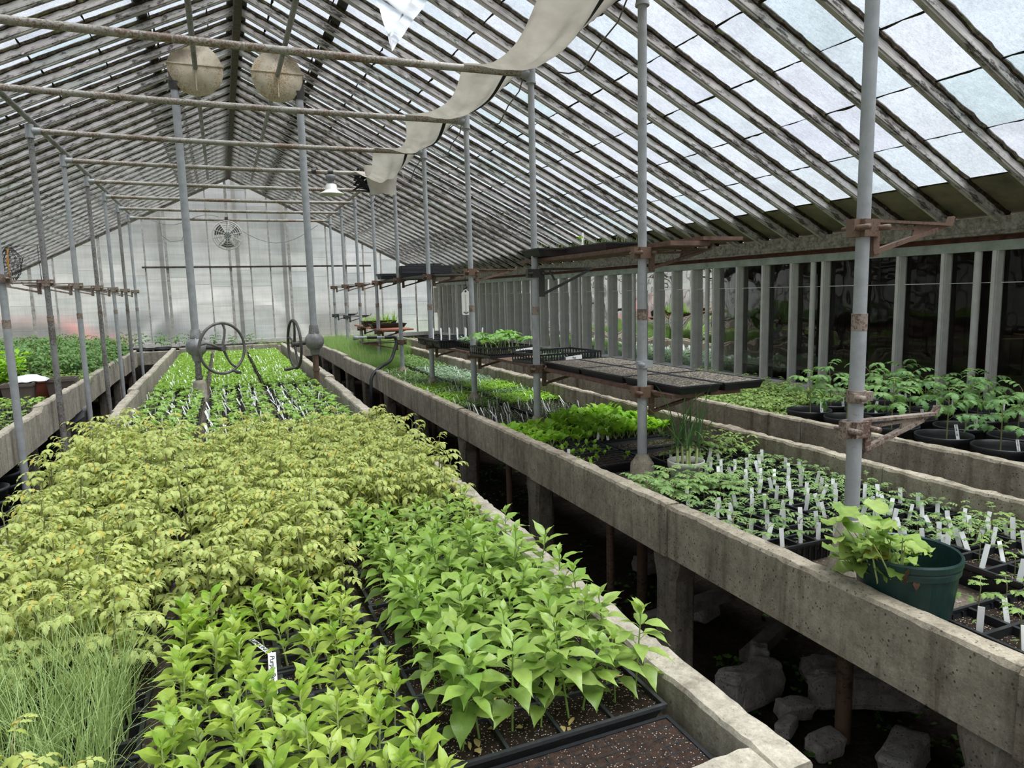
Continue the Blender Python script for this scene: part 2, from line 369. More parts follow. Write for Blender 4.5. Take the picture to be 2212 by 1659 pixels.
def m_poly():
    M = NM('translucent_plastic_film', .4); t = M.n('ShaderNodeBsdfTranslucent'); t.inputs[0].default_value = (.8, .82, .85, 1)
    p = M.n('ShaderNodeBsdfTransparent'); p.inputs[0].default_value = (.9, .92, .95, 1); mx = M.n('ShaderNodeMixShader'); mx.inputs[0].default_value = .5
    M.l(p.outputs[0], mx.inputs[1]); M.l(t.outputs[0], mx.inputs[2]); M.l(mx.outputs[0], M.out.inputs[0]); return M.m
FILM = m_poly()
def m_opaque_pane():
    M = NM('painted_eave_pane', .6, spec=.3); w = M.coord(which='World'); n = M.noise(w, 4, 6, .7)
    M.color(M.ramp(n, [(.3, (.12, .11, .085)), (.7, (.30, .25, .17))])); return M.m
EPANE = m_opaque_pane()
# ================================================================== SETTING
XR, ZR, SL = .338, 4.50, .49          # ridge position and slope
Y0R, Y1R = -2.2, 17.2
XW, XL_ = 5.17, -4.5                  # window wall, opposite eave
BS = .385                             # glazing bar spacing
AN = math.atan(SL)
def roofz(x): return ZR - SL*abs(x-XR)
def structure(name, label=None): o = bpy.data.objects.new(name, None); COL.objects.link(o); return tag(o, label, None, None, 'structure')
def hill(x, y): return noise.noise(V((x*1.1, y*1.1, 3)))*.05 + noise.noise(V((x*4, y*4, 9)))*.025
def build_floor():
    b = MB(); b.grid(lambda u, v: (XL_-.2+(XW-XL_+.4)*u, Y0R-.1+(Y1R-Y0R+.2)*v, hill(XL_-.2+(XW-XL_+.4)*u, Y0R+(Y1R-Y0R)*v)-.02), 110, 190)
    tag(b.obj('floor', EARTH), None, None, None, 'structure')
    b = MB(); b.bb(-30, 40, -12, 60, -.35, -.12); tag(b.obj('lawn_outside', LAWN), 'green lawn beyond the frosted gable glass', 'lawn', None, 'structure')
build_floor()
def build_ceiling():
    root = structure('ceiling', 'pitched glass roof on peeling wooden bars')
    # one bar per side along local x, then copies
    xr_e, xl_e = XW-.06, XL_+.06
    LR = (xr_e-XR)/cos(AN)-.03; LL = (XR-xl_e)/cos(AN)-.03
    def barmesh(L, seed):
        b = MB(); rnd = random.Random(seed)
        b.bb(0, L, -.023, .023, -.036, .030, 0)          # body
        b.bb(0, L, -.016, .016, -.048, -.036, 0)         # drip moulding
        n = int(L/.045)                                   # crusty putty ledges each side
        for sy in (-1, 1):
            vs = []; fs = []
            for i in range(n+1):
                x = L*i/n; w = .023+.007+.008*max(0, rnd.gauss(.4, .5)); z = .030-.010-.008*rnd.random()
                vs += [(x, sy*.022, z-.006), (x, sy*w, z), (x, sy*w, .040), (x, sy*.022, .040)]
            for i in range(n):
                a = i*4; c = a+4
                fs += [(a, a+1, c+1, c), (a+1, a+2, c+2, c+1), (a+2, a+3, c+3, c+2)]
            b.add(vs, fs, 1)
        for i in range(int(L*2)):                         # flaking paint curls
            x = rnd.random()*L; s = rnd.choice((-1, 1)); z0 = rnd.uniform(-.035, .01)
            b.box((x, s*.0245, z0), (rnd.uniform(.015, .05), .003, rnd.uniform(.008, .02)), 0, RX(rnd.uniform(-.6, .6))@RY(rnd.uniform(-.5, .5)))
        return b.mesh('glazing_bar', [RWOOD, MOLD])
    mr = [barmesh(LR, i) for i in range(4)]; ml = [barmesh(LL, 10+i) for i in range(4)]
    k0 = int((Y0R-3.25)/BS)
    for k in range(k0, 40):
        y = 3.25+BS*k
        if y > Y1R-.05: break
        r = random.Random(k*7)
        o = link('glazing_bar', mr[k % 4], root, (XR+.03, y+r.gauss(0, .004), ZR-SL*.03+.03)); o.rotation_euler = (0, AN, 0)
        o = link('glazing_bar', ml[k % 4], root, (XR-.03, y+r.gauss(0, .004), ZR-SL*.03+.03)); o.rotation_euler = (0, AN, pi)
    # panes and laps
    def slope(side, xe, nm):
        b = MB(); e = MB(); lap = MB(); L = abs(xe-XR)/cos(AN); rnd = random.Random(5+side); pitch = .505
        for k in range(k0, 40):
            y0 = 3.25+BS*k; y1 = y0+BS
            if y1 > Y1R+.1: break
            off = rnd.uniform(-.05, .05); s = L; i = 0
            edges = [L]; s = L-.52+off*.3
            while s > .05: edges.append(s); s -= pitch
            edges.append(0)
            def P(s_, y, dz): return (XR+side*s_*cos(AN), y, ZR-s_*sin(AN)+.066+dz)
            for i in range(len(edges)-1):
                s1, s0 = edges[i], edges[i+1]
                tgt = e if i == 0 else b
                tgt.add([P(s0, y0+.018, .0), P(s1+.012, y0+.018, .007), P(s1+.012, y1-.018, .007), P(s0, y1-.018, .0)], [(0, 1, 2, 3)])
                if s0 > .1:
                    n = 7; w0 = rnd.uniform(.009, .016); vs = []
                    for j in range(n+1):
                        y = y0+.02+(BS-.04)*j/n; w = w0*rnd.uniform(.6, 1.6)
                        vs += [P(s0-.002, y, -.006), P(s0+w, y, -.004)]
                    lap.add(vs, [(2*j, 2*j+1, 2*j+3, 2*j+2) for j in range(n)])
        g = b.obj('roof_glass', GLASS_R, root); e.obj('painted_eave_pane', EPANE, root); lap.obj('lap_dirt', MOLD, root)
    slope(1, XW-.02, 'a'); slope(-1, XL_+.02, 'b')
    b = MB(); b.bb(XR-.035, XR+.035, Y0R, Y1R, ZR-.06, ZR+.12); b.bb(XR-.09, XR-.035, Y0R, Y1R, ZR+.035, ZR+.08); b.bb(XR+.035, XR+.09, Y0R, Y1R, ZR+.035, ZR+.08)
    b.obj('ridge_beam', DWOOD, root)
    for x, s in ((-.46, -1), (1.13, 1)):
        b = MB(); b.box((x, (Y0R+Y1R)/2, roofz(x)+.10), (.085, Y1R-Y0R, .05), 0, RY(s*AN)); b.obj('vent_rail', DWOOD, root)
    return root
build_ceiling()
RWOOD_V = simple('weathered_mullion_paint', (.42, .40, .37), .85, .4, 14, bump=.4)
def build_wall_far():
    root = structure('wall_far', 'frosted glass gable wall with wooden mullions')
    Y = Y1R; b = MB(); rnd = random.Random(3); xs = []; x = .24
    while x > XL_-.1: x -= .43
    x += .43
    while x < XW: xs.append(x); x += .43
    for i, x in enumerate(xs):
        top = roofz(x)-.02; thick = (round((x-.24)/.43) % 3 == 0)
        w = .055 if thick else .028
        m = MB()
        n = 14
        for j in range(n):
            z0 = .8+(top-.8)*j/n; z1 = .8+(top-.8)*(j+1)/n
            m.bb(x-w/2+rnd.uniform(-.003, .003), x+w/2+rnd.uniform(-.003, .003), Y-.06, Y-.005, z0, z1)
        m.obj('mullion', RWOOD_V, root)
    g = MB(); lap = MB(); ed = [XL_]+xs+[XW]
    for a, c in zip(ed, ed[1:]):
        z = .8; tt = max(roofz(a), roofz(c))
        z2 = rnd.uniform(1.1, 1.4)
        while z < tt:
            za, zc = min(z2, roofz(a)+.02), min(z2, roofz(c)+.02)
            if za <= z and zc <= z: break
            g.add([(a, Y, z), (c, Y, z), (c, Y, max(zc, z)), (a, Y, max(za, z))], [(0, 1, 2, 3)])
            if min(za, zc) == z2: lap.bb(a+.02, c-.02, Y-.008, Y-.002, z2-.004, z2+.004)
            z = z2; z2 += rnd.choice((.40, .46, .50)) + rnd.uniform(-.03, .03)
    g.obj('frosted_glass', GLASS_F, root); lap.obj('pane_lap', WPAINT, root)
    b = MB(); b.bb(-1.55, XW-1.95+.2, Y-.11, Y-.06, 2.47, 2.51); b.obj('cross_rail', DWOOD, root)
    for s, xe in ((1, XW), (-1, XL_)):
        b = MB(); b.bar((XR, Y-.05, roofz(XR)-.03), (xe, Y-.05, roofz(xe)-.03), .05, .07); b.obj('rake_board', EAVEW, root)
    b = MB(); b.bb(XL_, XW, Y-.09, Y+.05, .74, .83); b.obj('gable_sill', WPAINT, root)
    b = MB(); b.bb(XL_, XW, Y-.06, Y+.1, -.1, .74); b.obj('base_wall', CONC_D, root)
build_wall_far()
def build_window_wall():
    root = structure('wall_right', 'white framed window wall onto the dark headhouse')
    y = 3.295-BS*14; ys = []
    while y < Y1R-.02:
        ys.append(y); y += BS
    g = MB(); ed = [Y0R]+ys+[Y1R]
    for i, y in enumerate(ys):
        m = MB(); m.bb(XW-.045, XW+.03, y-.020, y+.020, .80, 1.965); m.bb(XW-.058, XW-.045, y-.014, y+.014, .80, 1.965)
        m.obj('window_post', WPAINT, root)
    k = 0
    for i in range(2, len(ys), 4):
        if i in (6,): pass
        m = MB(); m.tube([(XW-.03, ys[i]+.13, .78), (XW-.03, ys[i]+.13, 2.0)], .026, 10); m.obj('pipe_mullion', WPAINT, root)
    for a, c in zip(ed, ed[1:]):
        g.add([(XW+.02, a, .8), (XW+.02, c, .8), (XW+.02, c, 1.74), (XW+.02, a, 1.74)], [(0, 1, 2, 3)])
        g.add([(XW+.016, a, 1.735), (XW+.016, c, 1.735), (XW+.016, c, 1.97), (XW+.016, a, 1.97)], [(0, 1, 2, 3)])
    g.obj('window_glass', GLASS_C, root)
    m = MB(); m.bb(XW+.006, XW+.012, Y0R, Y1R, 1.736, 1.740); m.obj('glass_edge', WHITE, root)
    m = MB(); m.bb(XW-.055, XW+.04, Y0R, Y1R, 1.965, 2.035); m.obj('window_head', MINT, root)
    m = MB(); m.bb(XW-.02, XW+.04, Y0R, Y1R, 2.035, 2.085); m.obj('red_brown_rail', REDBR, root)
    def lip(u, v):
        y = Y0R+(Y1R-Y0R)*u; a = [(-.12, 2.075), (-.125, 2.09), (-.115, 2.10), (-.115, 2.20), (.03, 2.20)][int(round(v*4))]
        n_ = noise.noise(V((y*9, v*3, 1)))*.008; return (XW+a[0]+n_, y, a[1]+n_)
    m = MB(); m.grid(lip, 260, 4, 0, False); m.bb(XW-.12, XW+.04, Y0R, Y1R, 2.075, 2.085); m.obj('eave_plate', EAVEW, root)
    m = MB(); m.bb(XW-.09, XW+.05, Y0R, Y1R, .74, .80); m.obj('window_sill', WPAINT, root)
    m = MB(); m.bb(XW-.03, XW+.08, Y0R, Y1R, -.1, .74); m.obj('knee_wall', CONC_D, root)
build_window_wall()
def build_wall_left():
    root = structure('wall_left', 'glazed side wall at the low eave'); g = MB(); y = Y0R
    while y < Y1R: 
        m = MB(); m.bb(XL_-.03, XL_+.03, y-.02, y+.02, .8, 2.1); m.obj('side_post', WPAINT, root); y += BS*2
    g.add([(XL_, Y0R, .8), (XL_, Y1R, .8), (XL_, Y1R, 2.1), (XL_, Y0R, 2.1)], [(0, 1, 2, 3)]); g.obj('side_glass', GLASS_F, root)
    m = MB(); m.bb(XL_-.08, XL_+.06, Y0R, Y1R, -.1, .8); m.obj('base_wall', CONC_D, root)
    m = MB(); m.bb(XL_-.05, XL_+.10, Y0R, Y1R, 2.08, 2.17); m.obj('eave_plate', EAVEW, root)
    root = structure('wall_near', 'gable wall behind the aisle'); m = MB(); m.bb(XL_, XW, Y0R-.08, Y0R, -.1, .9); m.obj('base_wall', CONC_D, root)
    g = MB(); g.add([(XL_, Y0R, .9), (XW, Y0R, .9), (XW, Y0R, roofz(XW)), (XR, Y0R, ZR), (XL_, Y0R, roofz(XL_))], [(0, 1, 2, 3, 4)]); g.obj('gable_glass', GLASS_F, root)
    x = XL_+.4
    while x < XW: m = MB(); m.bb(x-.02, x+.02, Y0R+.005, Y0R+.05, .9, roofz(x)); m.obj('gable_post', WPAINT, root); x += .9
build_wall_left()
def build_headhouse():
    r = structure('wall_headhouse', 'dark boarded room behind the window wall')
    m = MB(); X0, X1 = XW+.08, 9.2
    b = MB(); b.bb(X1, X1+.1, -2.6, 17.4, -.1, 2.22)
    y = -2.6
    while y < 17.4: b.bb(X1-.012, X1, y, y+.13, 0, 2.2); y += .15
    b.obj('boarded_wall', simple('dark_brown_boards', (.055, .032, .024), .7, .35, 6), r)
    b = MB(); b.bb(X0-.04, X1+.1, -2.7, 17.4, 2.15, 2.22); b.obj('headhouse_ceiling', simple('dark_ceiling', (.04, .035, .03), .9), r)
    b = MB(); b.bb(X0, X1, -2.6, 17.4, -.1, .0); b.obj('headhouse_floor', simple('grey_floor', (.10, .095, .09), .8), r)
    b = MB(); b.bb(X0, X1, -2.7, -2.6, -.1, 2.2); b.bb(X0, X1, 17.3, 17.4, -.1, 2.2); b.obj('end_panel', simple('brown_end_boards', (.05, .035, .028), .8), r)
    # work table with things
    t = thing('potting_table', 'long potting table inside the dark room behind the windows', 'table', (6.5, 4.5, 0))
    b = MB(); b.bb(-.5, .5, -3.6, 5.4, .80, .84); b.obj('table_top', simple('worn_table_top', (.22, .18, .14), .7, .3, 5), t)
    for x in (-.42, .42):
        for y in (-3.4, -1.2, 1, 3.2, 5.2): b = MB(); b.bb(x-.04, x+.04, y-.04, y+.04, 0, .80); b.obj('leg', DWOOD, t)
    c = thing('cardboard_box', 'open brown cardboard box seen through the window glass', 'box', (6.55, 3.35, .84))
    b = MB(); b.bb(-.25, .25, -.35, .35, 0, .01)
    for a in ((-.25, -.242, -.35, .35), (.242, .25, -.35, .35), (-.25, .25, -.35, -.342), (-.25, .25, .342, .35)): b.bb(*a, 0, .42)
    b.obj('carton', DPAPER, c)
    for a, q in (((-.25, 0, .42), (-.50, 0, .47)), ((.25, 0, .42), (.42, 0, .72))):
        b = MB(); b.bar(a, q, .7, .006); b.obj('flap', DPAPER, c)
    b = MB(); b.bar((0, .35, .42), (0, .60, .40), .5, .006, 0, (0, 0, 1)); b.obj('flap', DPAPER, c)
    p = thing('control_panel', 'grey wall control panel with dials seen through the glass', 'control panel', (9.18, 5.02, 1.62))
    b = MB(); b.bb(-.05, 0, -.35, .35, -.13, .13); b.obj('panel_face', simple('panel_grey', (.42, .42, .39), .5), p)
    for y in (-.22, -.14, -.04, .04, .2):
        b = MB(); b.lathe([(0, .03), (.022, .03), (.025, 0)], (-.05, y, -.06), 10, 0, RY(-pi/2)); b.obj('dial', INK, p)
    b = MB(); b.lathe([(0, .02), (.05, .02), (.055, 0)], (-.05, -.24, .04), 16, 0, RY(-pi/2)); b.obj('gauge', INK, p)
    for i, (x, y) in enumerate(((6.3, 7.2), (6.6, 6.3), (6.4, 8.5), (6.7, 5.0))):
        b = MB(); b.bb(-.14, .14, -.27, .27, 0, .07); o = b.obj('plastic_crate', simple('green_crate%d' % i, (.03, .12, .06), .5) if i < 2 else BLK, None, (x, y, .84))
        tag(o, ['green plastic crate on the potting table behind the glass, further one', 'green plastic crate on the potting table behind the glass, nearer one', 'black crate on the far part of the potting table indoors', 'black crate by the cardboard box on the indoor table'][i], 'crate')
    for i, y in enumerate((2.6, 6.4, 10.2)):
        b = MB(); b.bb(7.4, 7.5, y-.05, y+.05, 0, 2.15); b.obj('indoor_column', simple('brown_post%d' % i, (.16, .09, .05), .7), r)
build_headhouse()
def build_outside():
    s = structure('exterior_house', 'pale building blurred beyond the gable glass')
    b = MB(); b.bb(-16, 4, 34, 40, 0, 4.6); b.obj('house_wall', simple('pale_siding', (.55, .56, .56), .9), s)
    b = MB(); b.prism([(-16.5, 4.6), (4.5, 4.6), (3.5, 6.6), (-15.5, 6.6)], 33.6, 40.4, 'xz'); b.obj('house_roof', simple('grey_roofing', (.20, .20, .21), .9), s)
    # white hoop house
    h = thing('hoop_house', 'white arched hoop house blurred behind the gable glass', 'greenhouse', (0.1, 21.5, -.12))
    b = MB()
    for j in range(3):
        b.tube([(2.3*cos(pi*i/24), j*1.6, 1.75*sin(pi*i/24)+.2) for i in range(25)], .07, 6)
    b.obj('hoop', WHITE, h)
    b = MB(); b.grid(lambda u, v: (2.25*cos(pi*u), .05+3.1*v, 1.7*sin(pi*u)+.2), 20, 2); b.obj('cover_film', simple('blue_grey_cover', (.42, .47, .52), .5), h)
    def car(name, lab, x, y, col):
        c = thing('parked_car', lab, 'car', (x, y, -.12)); m = simple(name, col, .3)
        b = MB(); b.prism([(-2.1, .3), (2.1, .3), (2.15, .8), (1.2, .92), (.7, 1.42), (-1.1, 1.45), (-1.7, .95), (-2.15, .85)], -.85, .85, 'xz'); b.obj('car_body', m, c)
        b = MB(); b.prism([(-1.55, .95), (1.05, .95), (.62, 1.36), (-1.02, 1.38)], -.87, .87, 'xz'); b.obj('car_window', BLK, c)
        for wx in (-1.35, 1.35):
            for wy in (-.78, .78): b = MB(); b.lathe([(0, -.1), (.32, -.1), (.32, .1), (0, .1)], (wx, wy, .32), 18, 0, RX(pi/2)); b.obj('wheel', RUBBER, c)
    car('red_car_paint', 'red car blurred beyond the far corner of the gable', -4.6, 22.5, (.55, .04, .03))
    car('blue_car_paint', 'dark blue car blurred beyond the middle of the gable', -2.2, 27, (.08, .11, .2))
    car('grey_car_paint', 'dark car blurred beyond the window-side half of the gable', 4.4, 29, (.13, .08, .08))
    for i, x in enumerate((-1.16, .41, 1.43)):
        b = MB(); b.bb(x-.045, x+.045, Y1R+.12, Y1R+.2, -.1, roofz(x)+.1); b.obj('outer_post', simple('weathered_outer_post%d' % i, (.25, .23, .20), .9), s)
build_outside()
# ================================================================== PIPES, POSTS, MACHINERY
PX, PXL, PY0, PD = 2.11, -1.445, 1.82, 1.4
ZT = 3.26
def py(i): return PY0+PD*i
def bracket(parent, z, side, arm=True, style=0, L=.46, mat=None, dz=0):
    mat = mat or RUST
    b = MB()
    b.box((0, 0, 0), (.125, .034, .062), 0); b.box((0, .0, 0), (.066, .072, .060), 0)
    for sx in (-1, 1):
        b.lathe([(0, .05), (.011, .05), (.011, .0)], (sx*.047, -.017, 0), 6, 0, RX(pi/2)); b.lathe([(0, .03), (.007, .03), (.007, 0)], (sx*.047, .017, 0), 6, 0, RX(-pi/2))
    cl = link('clamp', b.mesh('clamp', mat), parent, (0, 0, z))
    if arm:
        b = MB(); x0 = .045
        if style == 0:
            b.bb(side*x0 if side > 0 else -x0-.03, side*x0+.03 if side > 0 else -x0, -.008, .008, -.10, .03)
            b.bar((side*x0, .0, .026), (side*(L+.02), .0, .018), .030, .010)
            b.bar((side*(L+.02), 0, .016), (side*(L+.035), 0, .048), .026, .010)
            b.bar((side*x0, .0, -.085), (side*(L-.05), .0, .0), .022, .016)
            b.prism([(side*L*.62, .02), (side*(L+.02), .015), (side*(L-.06), -.012), (side*L*.58, -.028)], -.004, .004, 'xz')
            b.bar((side*.05, 0, .0), (side*L*.64, 0, .004), .010, .012)
        else:
            b.bar((side*x0, .0, .03), (side*(L+.05), .0, .03), .030, .016); b.bb(x0-.01, x0+.03, -.010, .010, -.17, .03)
            b.bar((side*x0, .0, -.16), (side*(L+.03), .0, .02), .018, .018)
            b.bar((.12, 0, .02), (.16, 0, -.05), .012, .012)
        link('shelf_bracket', b.mesh('shelf_bracket', mat), parent, (0, 0, z+dz))
def post(i, side):
    """side 1: row in the concrete bed beside the windows; -1: row beside the low-eave bench"""
    x = PX if side > 0 else PXL; y = py(i)
    if side > 0:
        lab = 'galvanized pipe post with rusty brackets, '+('nearest to the big green pot' if i == 0 else nth(i)+' post beyond the green pot')+' in the windowside bed'
    else: lab = 'grey pipe post in the narrow aisle beside the low bench, %s from the near end' % nth(i-2)
    g = thing('support_post', lab[:150], 'post', (x, y, 0), 'pipe posts along the windowside bed' if side > 0 else 'pipe posts along the low bench aisle')
    zb = .70 if side > 0 else 0
    b = MB(); b.tube([(0, 0, 0 if side < 0 else .72), (0, 0, 1.62)], .0265, 14); b.tube([(0, 0, 1.60), (0, 0, ZT+.02)], .0235, 14); b.obj('pipe', GALV if (side > 0 or i % 2) else GALV_D, g)
    b = MB(); b.tube([(0, 0, 1.585), (0, 0, 1.645)], .0275, 14); b.obj('rusty_joint', RUST_P, g)
    b = MB(); b.tube([(0, 0, ZT-.06), (0, 0, ZT+.055)], .033, 14); b.tube([(-side*.02, 0, ZT), (-side*.085, 0, ZT)], .031, 12)
    b.tube([(0, 0, ZT-.062), (0, 0, ZT-.05)], .037, 14); b.obj('tee_fitting', GALV, g)
    if side > 0:
        b = MB(); prof = [(.03, .155), (.036, .14), (.045, .125), (.062, .10), (.066, .03), (.074, 0)]
        if i == 0: prof = [(.03, .20), (.042, .19), (.055, .12), (.07, .03), (.075, 0)]
        b.lathe([(r*1.05, z) for r, z in prof], (0, 0, .685), 18); b.obj('concrete_footing', CONC_L if i == 0 else CONC, g)
        b = MB(); b.tube([(0, 0, -.05), (0, 0, .66)], .03, 12); b.obj('lower_pipe', RUST, g)
        if i != 2: bracket(g, 1.945 - (.0 if i else .0), 1, True, 0, .42)
        else:
            bracket(g, 1.885, 1, True, 1, .42, IRON)
        if i in (0, 1, 2, 3, 4): bracket(g, 1.19 if i else 1.225, 1, True, 0, .50 if i else .40, RUST if i else RUST_P, -.035 if i else 0)
        if i in (5,): bracket(g, 1.15, -1, True, 0, .5)
        if i in (6, 7): bracket(g, 1.22, 1, True, 0, .42)
        if i in (8, 9): bracket(g, 1.38, 1, True, 0, .42, IRON)
        if i in (0, 1):
            b = MB(); z = 1.345; b.tube([(0, 0, z-.022), (0, 0, z+.022)], .034, 12); b.bar((-.045, -.02, z), (.05, -.02, z), .02, .034)
            b.lathe([(0, .03), (.012, .03), (.012, 0)], (-.03, -.03, z), 6, 0, RX(pi/2)); b.obj('pipe_clip', GALV if i else RUST_P, g)
    else:
        bracket(g, 1.94, -1, True, 0, .46, RUST_P)
    return g
for i in range(10): post(i, 1)
for i in range(2, 10): post(i, -1)
for i in range(1, 10):
    b = MB(); y = py(i); n = 9
    pts = [(PXL+.075+(PX-PXL-.15)*k/n, 0, -.012*sin(pi*k/n)) for k in range(n+1)]
    b.tube(pts, .0245, 12)
    o = b.obj('tie_pipe', GALV_R, None, (0, y, ZT)); tag(o, 'speckled rusty pipe crossing overhead between two posts, %s from the near end' % nth(i-1), 'pipe', 'overhead tie pipes')
b = MB(); b.tube([(PXL-.005, 2.2, ZT+.115), (PXL, 8, ZT+.10), (PXL, 14.6, ZT+.10)], .024, 12)
g = tag(b.obj('long_pipe', GALV_D), 'long grey pipe running over the aisle posts toward the gable', 'pipe')
b = MB(); b.tube([(PX-.02, 1.0, ZT+.11), (PX-.02, 14.6, ZT+.10)], .024, 12)
g = tag(b.obj('long_pipe', RUST_P), 'long pipe over the window-row posts, wrapped in shade cloth', 'pipe')
# ---- vent gear: columns with gearbox and handwheel, housings, shafts
def vent_column(x, y, wheel_side):
    nm = 'with its handwheel seen face-on' if wheel_side > 0 else 'with its handwheel seen edge-on'
    g = thing('vent_crank_column', 'tall vent crank column rising from the middle bench, '+nm, 'crank column', (x, y, 0), 'vent crank columns')
    s = wheel_side
    b = MB(); b.tube([(0, 0, 1.42), (0, 0, 3.90)], .038, 14); b.obj('upper_pipe', GALV, g)
    b = MB(); b.tube([(0, 0, .72), (0, 0, .95), (0, 0, 1.15)], .032, 14); b.tube([(0, 0, .94), (0, 0, .965)], .040, 14); b.obj('lower_pipe', RUST if s < 0 else GALV_D, g)
    if s > 0: b = MB(); b.lathe([(.035, .92), (.06, .905), (.068, .88), (.068, .70), (.078, .69)], (0, 0, 0), 12); b.obj('concrete_footing', CONC_L, g)
    b = MB(); R_ = .105
    b.lathe([(0, -R_)]+[(R_*cos(t), R_*sin(t)) for t in [radians(a) for a in range(-75, 80, 15)]]+[(0, R_)], (0, 0, 1.27), 20)
    b.tube([(0, 0, 1.12), (0, 0, 1.19)], [.045, .058], 14); b.tube([(0, 0, 1.36), (0, 0, 1.45)], [.06, .046], 14)
    b.lathe([(R_+.008, -.006), (R_+.008, .006)], (0, 0, 1.27), 20, 0, RY(pi/2))
    b.obj('gearbox', simple('worn_cast_iron%d' % s, (.27, .27, .27) if s > 0 else (.20, .195, .19), .45, .6, 7, bump=.3), g)
    b = MB()
    # wheel
    if s > 0: A = V((.17, -.05, 0)); W = V((.25, -.07, .0)); nrm = V((.55, -.82, 0)).normalized()
    else: A = V((-.10, 0, 0)); W = V((-.215, 0, 0)); nrm = V((-.985, -.17, 0)).normalized()
    u = nrm.cross(V((0, 0, 1))).normalized(); Rw = .265; c = V((W.x, W.y, 1.245))
    ring = [c+Rw*(cos(2*pi*k/40)*u+sin(2*pi*k/40)*V((0, 0, 1))) for k in range(41)]
    b.tube(ring, .015, 8, 0, False)
    b.tube([c-nrm*.05, c+nrm*.03], .032, 12)
    for a in (95, 0+12, 235):
        t = radians(a); q = [c+Rw*r*(cos(t+.35*(1-r)*r*2)*u+sin(t+.35*(1-r)*r*2)*V((0, 0, 1))) for r in (0, .25, .5, .75, 1)]
        b.tube(q, [.016, .014, .012, .012, .014], 8)
    wh = b.obj('handwheel', IRON if s < 0 else simple('bare_wheel_iron', (.13, .12, .115), .45, .4, 12), g)
    hb = c+Rw*(cos(radians(250))*u+sin(radians(250))*V((0, 0, 1)))
    b = MB(); b.tube([hb, hb+nrm*.04, hb+nrm*.10-V((0, 0, .01)), hb+nrm*.15-V((0, 0, .012))], [.010, .012, .019, .014], 10); b.obj('crank_handle', IRON, wh)
    b = MB(); b.tube([(0, 0, 1.265), (W.x, W.y, 1.25)], .024, 10); b.obj('wheel_shaft', IRON, g)
    # top housing
    xs = -.075-x if x < 0 else .709-x
    b = MB(); t = .045
    b.lathe([(0, -t-.02), (.045, -t-.02), (.06, -t), (.235, -t+.008), (.25, -t+.02), (.258, 0), (.25, t), (0, t)], (xs, 0, 4.055), 36, 0, RX(pi/2))
    b.box((xs, -.004, 4.09), (.53, .10, .012)); b.box((xs*.45, 0, 4.03), (abs(xs)*.9, .085, .15)); b.box((xs, -.045, 3.95), (.012, .02, .22))
    hs = b.obj('gear_housing', ALU, g)
    b = MB(); b.tube([(0, 0, 3.84), (0, 0, 3.92)], [.045, .06], 12); b.box((0, 0, 3.98), (.09, .08, .16)); b.obj('pipe_cap', IRON, g)
vent_column(-.28, 7.95, 1); vent_column(.92, 7.95, -1)
for k, (x, s) in enumerate(((-.075, -1), (.709, 1))):
    g = thing('vent_shaft', 'grey shaft under the ridge with vent arms, '+('on the low bench side' if s < 0 else 'on the window side'), 'vent shaft', (x, 0, 4.07), 'vent shafts under the ridge')
    b = MB(); b.tube([(0, 1.5+2*j, -.01*(j % 2)) for j in range(7)]+[(0, 14.9, 0)], .024, 12); b.obj('shaft_pipe', GALV_D, g)
    for j in range(9):
        y = 2.95+1.52*j
        if abs(y-7.95) < .2: y += .3
        b = MB(); e = V((-s*.24, 0, -.09+.01*(j % 3))); top = V((s*.42, .08, roofz(x+s*.42)-4.07-.03))
        b.tube([(0, -.03, 0), (0, .03, 0)], .034, 10); b.tube([(0, 0, 0), e*.6+V((0, 0, -.02)), e], [.015, .014, .012], 8); b.tube([e-V((0, .015, 0)), e+V((0, .015, 0))], .02, 8)
        b.bar(e, top, .014, .014)
        b.tube([(0, .05, .0), (s*.06, .05, .03), (s*.10, .05, .0)], .007, 6)
        b.obj('vent_arm', IRON if j % 2 else GALV_D, g)
# ================================================================== BENCHES
def panel(b, x0, x1, y0, y1, zb, ztf, chip=.006, mi=0, axis='y'):
    """concrete panel long along y (or x), irregular worn top; ztf(t) top height"""
    L = y1-y0; n = max(2, int(L/.03)); vs = []; fs = []
    prof = 8
    for i in range(n+1):
        y = y0+L*i/n; zt = ztf(y); e = noise.noise(V((x0*3, y*6, 1)))*chip + noise.noise(V((x0, y*26, 4)))*chip*.6
        e2 = noise.noise(V((x1*3+9, y*6, 1)))*chip + noise.noise(V((x1, y*30, 7)))*chip*.8
        c = .006+.006*abs(noise.noise(V((y*13, 1, x0)))); c2 = .006+.008*abs(noise.noise(V((y*14, 5, x0))))
        edge = 1 if 0 < i < n else 0
        row = [(x0, zb), (x0, zt-c*1.6+e), (x0+c, zt+e), ((x0+x1)/2, zt+(e+e2)/2+.001), (x1-c2, zt+e2), (x1, zt-c2*1.6+e2), (x1, zb), ((x0+x1)/2, zb)]
        for (x, z) in row:
            if axis == 'y': vs.append((x, y, z))
            else: vs.append((y, x, z))
    for i in range(n):
        for k in range(prof):
            k2 = (k+1) % prof; a = i*prof
            f = (a+k, a+k2, a+prof+k2, a+prof+k)
            fs.append(f if axis == 'x' else f[::-1])
    fs.append(tuple(range(prof))); fs.append(tuple(reversed(range(n*prof, n*prof+prof))))
    b.add(vs, fs, mi)
